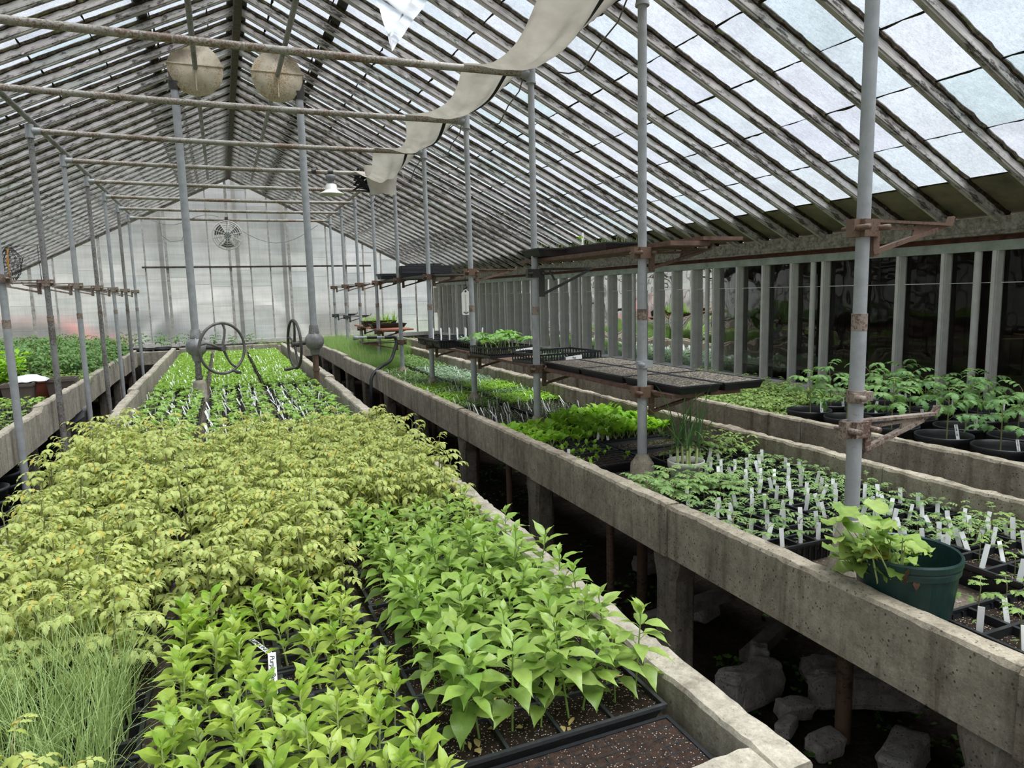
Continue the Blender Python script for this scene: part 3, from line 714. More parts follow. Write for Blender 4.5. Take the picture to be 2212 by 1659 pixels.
def leg_mesh(w, d, h, seed, corbel=True):
    b = MB(); rnd = random.Random(seed); prof = []
    def ring(z, sx, sy, ox=0):
        r = []
        for k in range(16):
            t = 2*pi*(k+.5)/16; cx = max(-1, min(1, 1.35*cos(t))); cy = max(-1, min(1, 1.35*sin(t)))
            q = 1+rnd.uniform(-.04, .04); r.append((ox+cx*sx/2*q, cy*sy/2*q, z))
        return r
    zs = [0, h*.2, h*.4, h*.6, h*.78, h*.82, h*.88, h*.94, h]
    sc = [1, 1, 1, .98, 1, 1.02, 1.25 if corbel else 1, 1.4 if corbel else 1, 1.45 if corbel else 1]
    vs = []
    for z, s in zip(zs, sc): vs += ring(z, w, d*s)
    fs = []
    for i in range(len(zs)-1):
        for k in range(16):
            k2 = (k+1) % 16; fs.append((i*16+k, i*16+k2, (i+1)*16+k2, (i+1)*16+k))
    fs.append(tuple(reversed(range(16)))); fs.append(tuple(range(len(vs)-16, len(vs))))
    b.add(vs, fs); return b
ZF = .682     # bed floor height
# ---- middle bench
AX0, AX1 = -.88, 1.04
AY0, AY1 = .965, 14.40
def za(y): return .795+.075*min(1, max(0, (y-1.6)/5.5))
def build_bench_a():
    g = thing('middle_bench', 'long concrete trough bench in the middle, full of seedling trays', 'bench', (0, 0, 0), 'concrete benches')
    for k in range(10):
        y0 = AY0+1.372*k; y1 = min(AY1, y0+1.366)
        if y0 > AY1: break
        dx = [0, .01, -.02, .0, .03, .06, .06, .06, .06, .06][k]; dz = [0, .01, -.006, .012, 0, .008, -.004, .006, 0, 0][k]
        b = MB(); panel(b, AX1-.085+dx, AX1+dx, y0, y1, .585, lambda y: za(y)+dz, .012 if k < 2 else .008); b.obj('wall_panel', CONC_L, g)
        b = MB(); panel(b, AX0-dx, AX0+.08-dx, y0, y1, .585, lambda y: za(y)+dz*.8+.004, .008); b.obj('wall_panel', CONC_L, g)
    b = MB(); panel(b, AY0-.0, AY0+.095, AX0+.08, AX1-.085, .585, lambda x: .792, .012, 0, 'x'); b.obj('end_panel', CONC_L, g)
    b = MB(); panel(b, AY1-.07, AY1, AX0+.08, AX1-.085, .585, lambda x: .872, .006, 0, 'x'); b.obj('end_panel', CONC_L, g)
    b = MB(); b.bb(AX0+.07, AX1-.075, AY0+.08, AY1-.06, .60, ZF); b.obj('bed_slab', BENCHF, g)
    for k in range(10):
        y = AY0+.3+1.45*k
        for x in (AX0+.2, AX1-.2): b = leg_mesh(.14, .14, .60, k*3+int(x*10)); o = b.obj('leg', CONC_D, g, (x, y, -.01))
build_bench_a()
# ---- windowside bed
BX0, BX1 = 1.62, 2.93
def zb(y): return .868
def build_bench_b():
    g = thing('windowside_bench', 'long concrete bed holding the pipe posts and small tomato pots', 'bench', (0, 0, 0), 'concrete benches')
    ys = [-.8]+[.93+1.372*k for k in range(10)]+[14.45]
    for k, (a, c) in enumerate(zip(ys, ys[1:])):
        dz = [0, 0, .004, -.004, .004, -.002, .006, -.008, .01, -.012, 0][k % 11]; dx = [0, .01, 0, .008, -.004, 0, .01, 0, .02, .03, .04][k % 11]
        b = MB(); panel(b, BX0+dx, BX0+.075+dx, a+.003, c-.003, .648, lambda y: zb(y)+dz, .006)
        b.obj('wall_panel', CONC if k < 6 else CONC_L, g)
        b = MB(); panel(b, BX1-.07, BX1+(.0 if k < 5 else .03), a+.002, c-.002, .60, lambda y: zb(y)+dz*.4+.01, .010); b.obj('wall_panel', CONC, g)
    b = MB(); b.bb(BX0+.05, BX1-.05, -.8, 14.4, .62, ZF); b.obj('bed_slab', BENCHF, g)
    for k in range(11):
        y = 2.33+1.372*(k-1)+.04
        for x in (BX0+.10, BX1-.12):
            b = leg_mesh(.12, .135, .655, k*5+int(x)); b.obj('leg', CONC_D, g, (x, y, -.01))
    b = MB(); 
    for y in (3.05, 4.45): b.tube([(1.80, y, -.03), (1.80, y, .64)], .021, 10)
    b.obj('prop_pipe', RUST, g)
build_bench_b()
# ---- window bench
CX0 = 3.36
def build_bench_c():
    g = thing('window_bench', 'concrete bench against the window wall with black tomato pots', 'bench', (0, 0, 0), 'concrete benches')
    ys = [-.8, .55, 1.92, 3.31, 4.68, 6.05, 7.42, 8.8, 10.1, 11.5, 12.9, 14.45]
    for k, (a, c) in enumerate(zip(ys, ys[1:])):
        b = MB(); panel(b, CX0, CX0+.07, a+.003, c-.003, .66, lambda y: .895+[0, -.012, .004, 0, .006, 0, -.004, .004, 0, 0, 0][k], .005); b.obj('wall_panel', CONC, g)
        for x in (CX0+.12, 5.0): b = leg_mesh(.12, .13, .67, k*7); b.obj('leg', CONC_D, g, (x, a+.6, -.01))
    b = MB(); b.bb(CX0+.05, XW-.04, -.8, 14.4, .63, ZF+.01); b.obj('bed_slab', BENCHF, g)
build_bench_c()
LX1 = -1.50
def build_bench_l():
    g = thing('low_side_bench', 'concrete bench along the low eave with leafy trays and taupe pots', 'bench', (0, 0, 0), 'concrete benches')
    ys = [4.6, 5.72, 7.08, 8.45, 9.8, 11.2, 12.6, 14.45]
    for k, (a, c) in enumerate(zip(ys, ys[1:])):
        dx = [0, .0, -.02, -.03, -.04, -.05, -.02][k]
        b = MB(); panel(b, LX1-.075+dx, LX1+dx, a+.003, c-.003, .57, lambda y: .845+.02*(y > 7)+[0, 0, .006, -.004, .004, 0, 0][k], .008); b.obj('wall_panel', CONC_L, g)
        for x in (LX1-.14, -4.2): b = leg_mesh(.12, .15, .60, k*9); b.obj('leg', CONC_D, g, (x, c-.05, -.01))
        b = MB(); b.bb(LX1-.30, LX1-.10, c-.10, c, .42, .60); b.obj('cross_beam', CONC_D, g)
    b = MB(); b.bb(XL_+.08, LX1-.06, 4.6, 14.4, .60, ZF); b.obj('bed_slab', BENCHF, g)
build_bench_l()
def build_bench_e():
    g = thing('gable_bench', 'concrete bench running across under the frosted gable with tomato pots', 'bench', (0, 0, 0), 'concrete benches')
    for a, c in ((-4.4, -1.6), (-1.6, .9), (.9, 3.0), (3.0, 5.05)):
        b = MB(); panel(b, 14.52, 14.59, a+.002, c-.002, .58, lambda x: .822, .006, 0, 'x'); b.obj('wall_panel', CONC_L, g)
        b = leg_mesh(.14, .14, .6, int(a*3)); b.obj('leg', CONC_D, g, (a+.5, 14.65, -.01))
    b = MB(); b.bb(-4.4, 5.05, 14.56, 17.05, .58, .66); b.obj('bed_slab', BENCHF, g)
    for x in (-3.5, -1, 1.5, 4): b = leg_mesh(.14, .14, .6, int(x*3)); b.obj('leg', CONC_D, g, (x, 16.6, -.01))
build_bench_e()
# ================================================================== PLANTS
SH = dict(pepper=[.04, .55, .92, 1, .88, .62, .32, .10, 0], round_=[.2, .78, 1, .98, .8, .4, 0], heart=[.45, .98, 1, .84, .62, .36, .12, 0],
          tom=[.10, .62, .50, .88, .66, .82, .52, .50, .22, 0], spoon=[.16, .2, .34, .7, 1, .98, .7, 0], narrow=[.3, .9, 1, .8, .45, 0], seed=[.2, 1, .9, 0],
          oak=[.2, .85, .55, 1, .6, .95, .55, .6, .2, 0], tom3=[.15, .8, .6, .95, .5, 0])
def leaf(b, P, yaw, pitch, L, W, curl=.8, sh='pepper', fold=.25, twist=0, mi=0, wob=.0, rnd=random):
    t = SH[sh]; n = len(t)-1; p = V(P); a = pitch; cy, sy = cos(yaw), sin(yaw); side0 = V((-sy, cy, 0)); vs = []
    step = L/n; ph = rnd.random()*6
    for i in range(n+1):
        d = V((cos(a)*cy, cos(a)*sy, sin(a))); nn = side0.cross(d)*-1
        sd = side0*cos(twist)+nn*sin(twist); up = nn*cos(twist)-side0*sin(twist)
        if up.z < 0 and abs(pitch) < 1.4 and i == 0: pass
        w = W*t[i]/2; wv = wob*sin(i*2.1+ph)
        vs += [p-sd*w+up*(w*fold+wv*W), p, p+sd*w+up*(w*fold-wv*W)]
        p = p+d*step; a -= curl/n
    b.add(vs, [f for i in range(n) for f in ((3*i, 3*i+1, 3*i+4, 3*i+3), (3*i+1, 3*i+2, 3*i+5, 3*i+4))], mi, True)
def stalk(b, pts, r, mi=1, seg=4): b.tube(pts, r, seg, mi, False)
def arc(P, yaw, pitch, L, curl, n=4):
    p = V(P); out = [p.copy()]; a = pitch
    for i in range(n):
        p = p+V((cos(a)*cos(yaw), cos(a)*sin(yaw), sin(a)))*(L/n); a -= curl/n; out.append(p.copy())
    return out, a
def compound(b, P, yaw, pitch, L, curl, pairs, lL, lW, droop, rnd, sh='tom', lf=0, st=1, r=.0012):
    pts, a = arc(P, yaw, pitch, L, curl, 5); stalk(b, pts, [r*1.3, r*1.2, r, r, r*.8, r*.7], st, 3)
    for k in range(pairs):
        u = .38+.5*k/max(1, pairs-1) if pairs > 1 else .6
        q = pts[min(4, int(u*5))].lerp(pts[min(5, int(u*5)+1)], u*5-int(u*5)); s = .62+.38*(1-abs(u-.6))
        for sd in (-1, 1):
            leaf(b, q, yaw+sd*rnd.uniform(.9, 1.35), a*.3+rnd.uniform(.0, .4), lL*s*rnd.uniform(.8, 1.1), lW*s, droop*rnd.uniform(.7, 1.3), sh, -.22, 0, lf, .06, rnd)
    leaf(b, pts[-1], yaw+rnd.uniform(-.2, .2), a+.25, lL*1.15, lW*1.1, droop, sh, -.22, 0, lf, .06, rnd)
def pepper(seed, h, n, lL, dense=1):
    r = random.Random(seed); b = MB(); lean = r.uniform(-.08, .08), r.uniform(-.08, .08)
    top = V((lean[0]*h*2, lean[1]*h*2, h)); pts = [V((0, 0, -.012)), top*.33, top*.66, top]; stalk(b, pts, [.0030, .0026, .0022, .0014], 1, 5)
    ang = r.random()*6
    for i in range(n):
        u = .30+.70*(i/(n-1))**.8; q = top*u; q.z = h*u; ang += 2.4+r.uniform(-.3, .3)
        s = (.70+.40*sin(pi*min(1, u*.95)))*r.uniform(.85, 1.12); 
        if u > .92: s *= .62
        low = u < .55; pit = ((-.35 if dense > 1 else .05)+1.15*u**2+r.uniform(-.18, .22)) if u < .9 else r.uniform(.7, 1.2)
        pl = .022*(1.15-u*.7)*(lL/.07); pp, a = arc(q, ang, pit+.35, pl, .3, 2); stalk(b, pp, .0011, 1, 3)
        leaf(b, pp[-1], ang, pit, lL*s*(.82 if low and dense > 1 else 1), lL*(.60 if low and dense > 1 else .44)*s, r.uniform(.4, 1.0), 'heart' if low and dense > 1 else 'pepper', r.uniform(.18, .4), r.uniform(-.25, .25), 0, .03, r)
    return b
def tomato(seed, h, n, L, lL, lW, droop=1.5, sh='tom', cot=True, pairs=3, pit0=.9, curl=1.1, zlow=.35):
    r = random.Random(seed); b = MB(); lx, ly = r.uniform(-.1, .1)*h, r.uniform(-.1, .1)*h
    pts = [V((0, 0, -.02)), V((lx*.3, ly*.3, h*.4)), V((lx*.7, ly*.7, h*.75)), V((lx, ly, h))]; k = h/.25
    stalk(b, pts, [.0030*k+.0008, .0027*k+.0006, .0022*k+.0004, .0012*k+.0004], 1, 5)
    ang = r.random()*6
    for i in range(n):
        u = zlow+(1-zlow)*(i/(n-1)); q = V((lx*u, ly*u, h*u)); ang += 2.4+r.uniform(-.4, .4); s = .62+.45*sin(pi*min(1, .15+u*.75))
        compound(b, q, ang, pit0*(.45+.6*u)+r.uniform(-.1, .2), L*s, curl, pairs if s > .7 else 2, lL*s, lW*s, droop, r, sh)
    if cot:
        for a in (0, pi): leaf(b, (0, 0, h*.22), ang+a, .1, lL*.8, lL*.22, .6, 'narrow', .1, 0, 0, 0, r)
    return b
def lettuce(seed, h, n):
    r = random.Random(seed); b = MB()
    for i in range(n):
        a = r.random()*6.28; L = h*r.uniform(.75, 1.1); pp, q = arc((0, 0, -.005), a, r.uniform(1.05, 1.45), L*.5, .2, 2); stalk(b, pp, .0016, 1, 3)
        leaf(b, pp[-1], a, q, L*.62, h*.42, r.uniform(.4, 1.2), 'round_', .3, r.uniform(-.3, .3), 0, .05, r)
    return b
def cotyledon(seed, h, s):
    r = random.Random(seed); b = MB(); a = r.random()*6.28; t = V((r.uniform(-.01, .01), r.uniform(-.01, .01), h)); stalk(b, [(0, 0, -.01), t*.5, t], .0015, 1, 4)
    for k in (0, pi): leaf(b, t, a+k, r.uniform(.1, .8), s, s*.72, r.uniform(.2, .7), 'round_', .18, 0, 0, 0, r)
    if r.random() < .75: leaf(b, t+V((0, 0, .003)), a+1.5, .8, s*.8, s*.75, .9, 'heart', .3, 0, 0, .05, r)
    return b
def sprout(seed, h, n, lL, lW, sh='seed'):
    r = random.Random(seed); b = MB(); stalk(b, [(0, 0, -.01), (0, 0, h)], .0011, 1, 3); a = r.random()*6
    for i in range(n):
        a += 2.4; u = .45+.55*i/max(1, n-1); leaf(b, (0, 0, h*u), a, r.uniform(.1, .7), lL*r.uniform(.7, 1.1), lW, .7, sh, .2, 0, 0, 0, r)
    return b
def blades(seed, n, h, spread, w, lean=.3, r0=.012, curl=.9, mi=0, seg=7, basal=False):
    r = random.Random(seed); b = MB()
    for i in range(n):
        a = r.random()*6.28; rr = spread*sqrt(r.random()); a0 = r.random()*6.28
        p = V((rr*cos(a0), rr*sin(a0), -.004)); L = h*r.uniform(.55, 1.1); pit = pi/2-abs(r.gauss(0, lean)); cv = abs(r.gauss(0, curl)); ww = w*r.uniform(.7, 1.15); vs = []
        th = pit; sd = V((-sin(a), cos(a), 0))
        for k in range(seg+1):
            q = ww*(1-.85*(k/seg)**1.6)/2; d = V((cos(th)*cos(a), cos(th)*sin(a), sin(th))); nn = sd.cross(d)
            vs += [p-sd*q, p+nn*q*.8, p+sd*q]; p = p+d*(L/seg); th -= cv/seg*(.4+1.2*k/seg)
        b.add(vs, [f for k in range(seg) for f in ((3*k, 3*k+1, 3*k+4, 3*k+3), (3*k+1, 3*k+2, 3*k+5, 3*k+4))], mi, True)
    return b
def merge_field(src, cells, seed, sx=(.8, 1.2), jit=.008, prob=1.0):
    """one mesh holding a carpet of tiny plants nobody could count"""
    r = random.Random(seed); b = MB()
    for (x, y) in cells:
        if r.random() > prob: continue
        s = src[r.randrange(len(src))]; a = r.random()*6.28; c, n_ = cos(a), sin(a); k = r.uniform(*sx); ox, oy = x+r.uniform(-jit, jit), y+r.uniform(-jit, jit); o = len(b.v)
        b.v.extend([((v[0]*c-v[1]*n_)*k+ox, (v[0]*n_+v[1]*c)*k+oy, v[2]*k) for v in s.v])
        b.f.extend([tuple(i+o for i in f) for f in s.f]); b.m.extend(s.m); b.s.extend(s.s)
    return b
# ================================================================== TRAYS
TRAY = {}
def tray_data(kind):
    if kind in TRAY: return TRAY[kind]
    spec = dict(plug72=(12, 6, .545, .277, .058, .005, .006), plug50=(10, 5, .545, .277, .058, .006, .006), cell32=(8, 4, .545, .277, .062, .014, .016), cell8=(4, 2, .56, .285, .065, .008, .012),
                pots=(6, 3, .56, .285, .085, .010, .026), pot4=(4, 3, .52, .39, .095, .012, .028), flat=(1, 1, .545, .277, .06, .006, .010), open_=(1, 1, .545, .277, .06, .006, .03), fine=(18, 9, .545, .277, .045, .0035, .003), deep=(6, 4, .545, .277, .085, .012, .030))[kind]
    nx, ny, L, W, H, t, dp = spec; b = MB(); hx, hy = L/2, W/2; tp = .90
    def ringf(x0, x1, y0, y1, z0, z1, sc):
        vs = [(-x0*sc, -y0*sc, z0), (x0*sc, -y0*sc, z0), (x0*sc, y0*sc, z0), (-x0*sc, y0*sc, z0), (-x1, -y1, z1), (x1, -y1, z1), (x1, y1, z1), (-x1, y1, z1)]
        b.add(vs, [(0, 1, 5, 4), (1, 2, 6, 5), (2, 3, 7, 6), (3, 0, 4, 7)])
    ringf(hx-.012, hx-.006, hy-.012, hy-.006, 0, H-.008, tp if H > .05 else .97)
    b.bb(-hx, hx, -hy, -hy+.010, H-.009, H); b.bb(-hx, hx, hy-.010, hy, H-.009, H); b.bb(-hx, -hx+.010, -hy+.01, hy-.01, H-.009, H); b.bb(hx-.010, hx, -hy+.01, hy-.01, H-.009, H)
    b.add([(-hx+.03, -hy+.02, .002), (hx-.03, -hy+.02, .002), (hx-.03, hy-.02, .002), (-hx+.03, hy-.02, .002)], [(3, 2, 1, 0)])
    cw, ch = (L-.02)/nx, (W-.02)/ny
    zt = H-.003 if kind not in ('flat', 'open_') else H
    for i in range(1, nx): x = -hx+.01+cw*i; b.bb(x-t/2, x+t/2, -hy+.01, hy-.01, H-dp-.012, zt)
    for j in range(1, ny): y = -hy+.01+ch*j; b.bb(-hx+.01, hx-.01, y-t/2, y+t/2, H-dp-.012, zt+.0005)
    if kind == 'cell32' or kind == 'cell8':             # webbed corners round the cells
        for i in range(nx+1):
            for j in range(ny+1):
                x = -hx+.01+cw*i; y = -hy+.01+ch*j
                if 0 < i < nx and 0 < j < ny: b.lathe([(0, H-.002), (t*.95, H-.0022), (t*.95, H-dp-.01)], (x, y, 0), 8)
    if kind in ('pots', 'pot4', 'deep'):                # vertical ribs on the pot sides
        for i in range(nx*3):
            x = -hx+.02+(L-.04)*i/(nx*3-1)
            for s in (-1, 1): b.bb(x-.003, x+.003, s*(hy-.010)-.003, s*(hy-.010)+.003, .01, H-.01)
    sl = MB(); r = random.Random(len(kind))
    def sf(u, v): x = -hx+.008+(L-.016)*u; y = -hy+.008+(W-.016)*v; return (x, y, H-dp+noise.noise(V((x*60, y*60, len(kind))))*.003)
    sl.grid(sf, 36, 18)
    cells = [(-hx+.01+cw*(i+.5), -hy+.01+ch*(j+.5)) for i in range(nx) for j in range(ny)]
    TRAY[kind] = (b.mesh('tray_shell', BLK if kind not in ('cell32', 'cell8') else BLK2), {}, sl, H-dp, cells, H)
    return TRAY[kind]
NAMES = (('tomato pots', 'tomato_pot_tray'), ('tomato', 'tomato_tray'), ('pepper', 'pepper_tray'), ('chive', 'chive_tray'), ('plug', 'plug_tray'), ('lettuce', 'lettuce_tray'), ('window bench', 'bench_tray'), ('flat', 'seed_flat'), ('spidery', 'pot_tray'))
def tray(kind, x, y, z, label, soil=None, group=None, rz=0, name='seedling_tray'):
    if name == 'seedling_tray':
        for k_, n_ in NAMES:
            if k_ in label: name = n_; break
    shell, sm, sl, zs, cells, H = tray_data(kind); soil = soil or SOIL
    g = thing(name, label, 'tray', (x, y, z), group, rz); link('tray_shell', shell, g)
    if soil.name not in sm: sm[soil.name] = sl.mesh('soil', soil)
    link('soil', sm[soil.name], g); return g, zs, cells
LABELS = []      # (x, y, z, tilt, rz, scale, zone)
ZR_ = dict(near=-.6, bedtom=-.55, lettuce=-.4, potlab=-.7)
def stick(x, y, z, zone, r, h=1.0, tilt=.22): LABELS.append((x, y, z, -.30+r.gauss(0, tilt), r.gauss(0, tilt*.7), r.uniform(-.35, .35)+ZR_.get(zone, 1.05 if zone in ('squash', 'seed', 'bedfar') else 0), h*r.uniform(.85, 1.12), zone)) # tilt back a little
def fill(g, zs, cells, meshes, name, r, prob=1, jit=.006, sc=(.85, 1.15), rot=6.28, every=1):
    k = 0
    for (x, y) in cells:
        if r.random() > prob: continue
        o = link(name, meshes[r.randrange(len(meshes))], g, (x+r.uniform(-jit, jit), y+r.uniform(-jit, jit), zs)); s = r.uniform(*sc); o.scale = (s, s, s*r.uniform(.9, 1.1))
        o.rotation_euler = (r.uniform(-.06, .06), r.uniform(-.06, .06), r.uniform(0, rot)); k += 1
        if k >= 100: break
# ================================================================== PLANT STOCK (shared meshes)
def stock(fn, n, mats, name): return [fn(i).mesh(name, mats) for i in range(n)]
PEP = stock(lambda i: pepper(i, .13+.014*(i % 4), 13+i % 3, .055), 7, [L_PEP, STEM_P], 'pepper_plant')
PEPT = stock(lambda i: pepper(20+i, .20+.014*(i % 4), 17+i % 3, .080, 2), 7, [L_PEP2, STEM], 'tall_pepper_plant')
TOM = stock(lambda i: tomato(i, .24+.02*(i % 4), 8, .085, .041, .023, 1.5, pairs=3, pit0=1.0, curl=1.4, zlow=.30), 8, [L_TOM, STEM_T], 'tomato_plant')
TOMT = stock(lambda i: tomato(30+i, .30+.02*(i % 3), 8, .115, .044, .025, 1.5, pairs=3, pit0=1.0, curl=1.3, zlow=.35), 5, [L_TOM, STEM_T], 'tomato_plant')
TSEED = stock(lambda i: tomato(50+i, .075+.012*(i % 3), 4, .050, .027, .013, 1.1, 'oak', True, 3, .75, .9, .5), 6, [L_TOMS, STEM_T], 'tomato_seedling')
TNEAR = stock(lambda i: tomato(60+i, .095+.015*(i % 3), 4, .052, .030, .017, 1.0, 'oak', True, 2, .8, .9, .6), 5, [L_TOMY, STEM_T], 'tomato_seedling')
TDENSE = stock(lambda i: tomato(70+i, .085+.01*(i % 3), 6, .060, .032, .020, 1.2, 'oak', False, 3, .55, .8, .5), 5, [L_TOMS, STEM_T], 'tomato_seedling')
TBIG = stock(lambda i: tomato(80+i, .30+.03*(i % 3), 8, .15, .075, .046, 1.5, 'oak', False, 3, .85, 1.2, .45), 6, [L_TOMD, STEM_T], 'tomato_plant')
TMASS = stock(lambda i: tomato(90+i, .34+.03*(i % 3), 8, .12, .07, .042, 1.5, 'tom3', False, 2, .8, 1.2, .3), 4, [L_TOMD, STEM_T], 'tomato_plant')
TMID = stock(lambda i: tomato(95+i, .13+.02*(i % 3), 5, .07, .04, .024, 1.2, 'tom3', False, 2, .7, .9, .4), 4, [L_TOMY, STEM_T], 'tomato_seedling')
CUC = stock(lambda i: cotyledon(i, .045+.008*(i % 3), .034), 8, [L_CUC, STEM_P], 'squash_seedling')
LET = stock(lambda i: lettuce(i, .085+.01*(i % 3), 7), 6, [L_LET, STEM_P], 'lettuce_seedling')
LETS = stock(lambda i: lettuce(10+i, .05, 5), 4, [L_LET, STEM_P], 'lettuce_seedling')
SPR_B = [sprout(i, .05, 6, .030, .017) for i in range(4)]
SPR_S = [sprout(10+i, .045, 5, .03, .02, 'round_') for i in range(4)]
SPR_T = [sprout(20+i, .035, 3, .014, .006) for i in range(3)]
SPR_N = [sprout(30+i, .05, 6, .045, .012, 'narrow') for i in range(4)]
SPR_G = [sprout(40+i, .045, 6, .028, .018, 'round_') for i in range(4)]
GRS = stock(lambda i: blades(i, 26, .26, .02, .0028, .22, curl=.6), 4, [L_GRASS2], 'grassy_seedling')
CH_ = stock(lambda i: blades(100+i, 85, .35, .036, .0026, .20, curl=1.05), 4, [L_GRASS], 'chive_clump')
def field(src, kind, seed, mats, name, prob=1, sc=(.8, 1.2), n=1):
    zs, cells = tray_data(kind)[3:5]; return merge_field(src, list(cells)*n, seed, sc, .012, prob).mesh(name, mats)
F_SEED = [field(SPR_B, 'plug72', i, [L_SEED, STEM_P], 'seedlings', .9, n=2) for i in range(4)]
F_SILV = [field(SPR_S, 'plug50', i, [L_SILV, STEM_P], 'seedlings', .95, n=2) for i in range(3)]
F_TINY = [field(SPR_T, 'plug72', i, [L_TOMS, STEM_P], 'sprouts', .6) for i in range(2)]
F_NARR = [field(SPR_N, 'plug50', i, [L_LET, STEM_P], 'seedlings', .9, n=2) for i in range(3)]
F_GRN = [field(SPR_G, 'plug50', i, [L_TOMS, STEM_P], 'seedlings', .95, n=2) for i in range(3)]
def carpet(g, zs, mesh, r): return tag(link('seedlings', mesh, g, (0, 0, zs), rz=r.choice((0, pi))), 'carpet of tiny seedlings', None, None, 'stuff')
R = random.Random(11)
# ================================================================== MIDDLE BENCH CONTENTS
AC = {'aisle-side': -.515, 'middle': .07, 'window-side': .652}
def ay(k): return 1.452+.288*k
def in_post(x, y): return any(abs(x-a) < .30 and abs(y-8.3) < .17 for a in (-.29,)) 
for col, cx in AC.items():
    for k in range(-2, 45):
        y = ay(k); r = random.Random(k*31+int(cx*100)); x = cx+r.uniform(-.004, .004)
        if y < 1.05 or y > 14.15: continue
        where = '%s column, %s row from the near end' % ({'aisle-side': 'low-side', 'middle': 'centre', 'window-side': 'window-side'}[col], nth(k+1))
        z = ZF
        if col == 'window-side' and k == -1:
            g, zs, cells = tray('fine', x, y, z, 'empty fine-celled seed flat of dark soil at the near corner of the middle bench', SOIL_R, None); continue
        if col == 'window-side' and k <= 4:
            kind = 'cell8'; g, zs, cells = tray(kind, x, y, z, 'tray of tall pepper plants, '+where, group='pepper trays on the middle bench')
            fill(g, zs, [(cx_+dx, cy_+r.uniform(-.015, .015)) for cx_, cy_ in cells for dx in (-.028, .028)], PEPT, 'pepper_plant', r, .95 if k == 0 else 1, .010, (.85, 1.1) if k < 3 else (.7, .9))
            if k == 0:
                b = MB()
                for q in range(26):
                    px_, py_ = r.uniform(-.26, .26), r.uniform(-.13, .1); leaf(b, (px_, py_, .004+r.random()*.004), r.random()*6, .1, r.uniform(.018, .04), r.uniform(.008, .018), .3, 'seed', .3, 0, 0, .1, r)
                tag(b.obj('fallen_leaves', [L_DRY], g, (0, 0, zs)), 'dry yellow leaves fallen on the soil', None, None, 'stuff')
            continue
        if col == 'middle' and k <= 2:
            g, zs, cells = tray('cell32', x, y, z, 'cell tray of bright pepper plants, '+where, group='pepper trays on the middle bench')
            cl = [(a, b_) for a, b_ in cells if not (abs(x+a-.055) < .05 and 1.66 < y+b_ < 1.90) and not (abs(x+a-.03) < .045 and 1.93 < y+b_ < 2.06)]
            fill(g, zs, cl, PEP, 'pepper_plant', r, .74, .008, (.85, 1.15)); continue
        if col == 'aisle-side' and k in (0, 1):
            g, zs, cells = tray('deep', x, y, z, 'tray of long chives, '+where, group='chive trays on the middle bench')
            for j, (a, c) in enumerate([(-.20, -.07), (-.05, -.07), (.09, -.06), (.20, -.05), (-.18, .07), (-.03, .07), (.11, .07), (.21, .06)]):
                o = link('chive_clump', CH_[j % 4], g, (a, c, zs)); o.scale = (1, 1, r.uniform(.85, 1.1)); o.rotation_euler = (0, 0, r.random()*6)
            continue
        if k <= 10:
            if k == 10 and col != 'window-side' and col != 'middle': pass
            tall = col == 'aisle-side' and k >= 7
            g, zs, cells = tray('deep' if tall else 'plug50', x, y, z, 'tray of pale tomato plants, '+where, group='tomato trays on the middle bench')
            if col == 'aisle-side' and k < 0: prob = .8
            else: prob = .62 if not tall else .85
            fill(g, zs, cells, TOMT if tall else TOM, 'tomato_plant', r, prob, .012, (.80, 1.12) if k > 3 else (.75, 1.05)); continue
        if y < 8.15:
            g, zs, cells = tray('plug72', x, y, z, 'plug tray of round-leaved seedlings, '+where, SOIL_R if k < 13 and col != 'aisle-side' else SOIL, 'squash seedling trays on the middle bench')
            rows = [c for c in cells if (round((c[0]+.3)/.0437) % 3 != 1)]
            fill(g, zs, rows, CUC, 'squash_seedling', r, .66 if k > 13 else .55, .010, (.95, 1.6))
            for c in cells:
                if r.random() < .13: stick(x+c[0], y+c[1], z+zs, 'squash', r, .95, .25)
            continue
        if 8.15 <= y < 8.46: continue
        g, zs, cells = tray('plug72', x, y, z, 'tray of tiny bright seedlings, '+where, group='small seedling trays on the middle bench')
        carpet(g, zs, F_SEED[r.randrange(4)], r)
        for c in cells:
            if r.random() < (.10 if y < 10.5 else .04): stick(x+c[0], y+c[1], z+zs, 'seed', r, .95, .2)
def text_mesh(txt, size, name='lettering', hand=True):
    cu = bpy.data.curves.new(name, 'FONT'); cu.body = txt; cu.size = size; cu.align_x = 'CENTER'; cu.align_y = 'CENTER'; cu.extrude = .0002; cu.shear = .15; cu.offset = size*.018; cu.space_character = .95
    o = bpy.data.objects.new('tmp', cu); COL.objects.link(o); dg = bpy.context.evaluated_depsgraph_get(); me = bpy.data.meshes.new_from_object(o.evaluated_get(dg)); bpy.data.objects.remove(o); me.materials.clear(); me.materials.append(INK); return me
def big_label(label, txt, loc, rot, L=.125, W=.019, ts=.019):
    g = thing('plant_label', label, 'plant label', loc); g.rotation_euler = rot
    b = MB(); b.prism([(-L/2, -W/2), (L/2-.012, -W/2), (L/2, 0), (L/2-.012, W/2), (-L/2, W/2)], -.0005, .0005, 'xy'); b.obj('plastic_strip', WHITE, g)
    o = link('handwriting', text_mesh(txt, ts), g, (-.006, 0, .0008)); return g
big_label('white plastic label handwritten Purple Beauty among the pepper plants', 'Purple Beauty', (.052, 1.80, .780), (radians(-4), radians(48), radians(-93)), .115, .020, .0165)
big_label('white label handwritten LEM UNITY half hidden under pepper leaves', 'LEM UNITY', (.035, 2.02, .752), (radians(-12), radians(18), radians(-52)), .10, .018, .017)
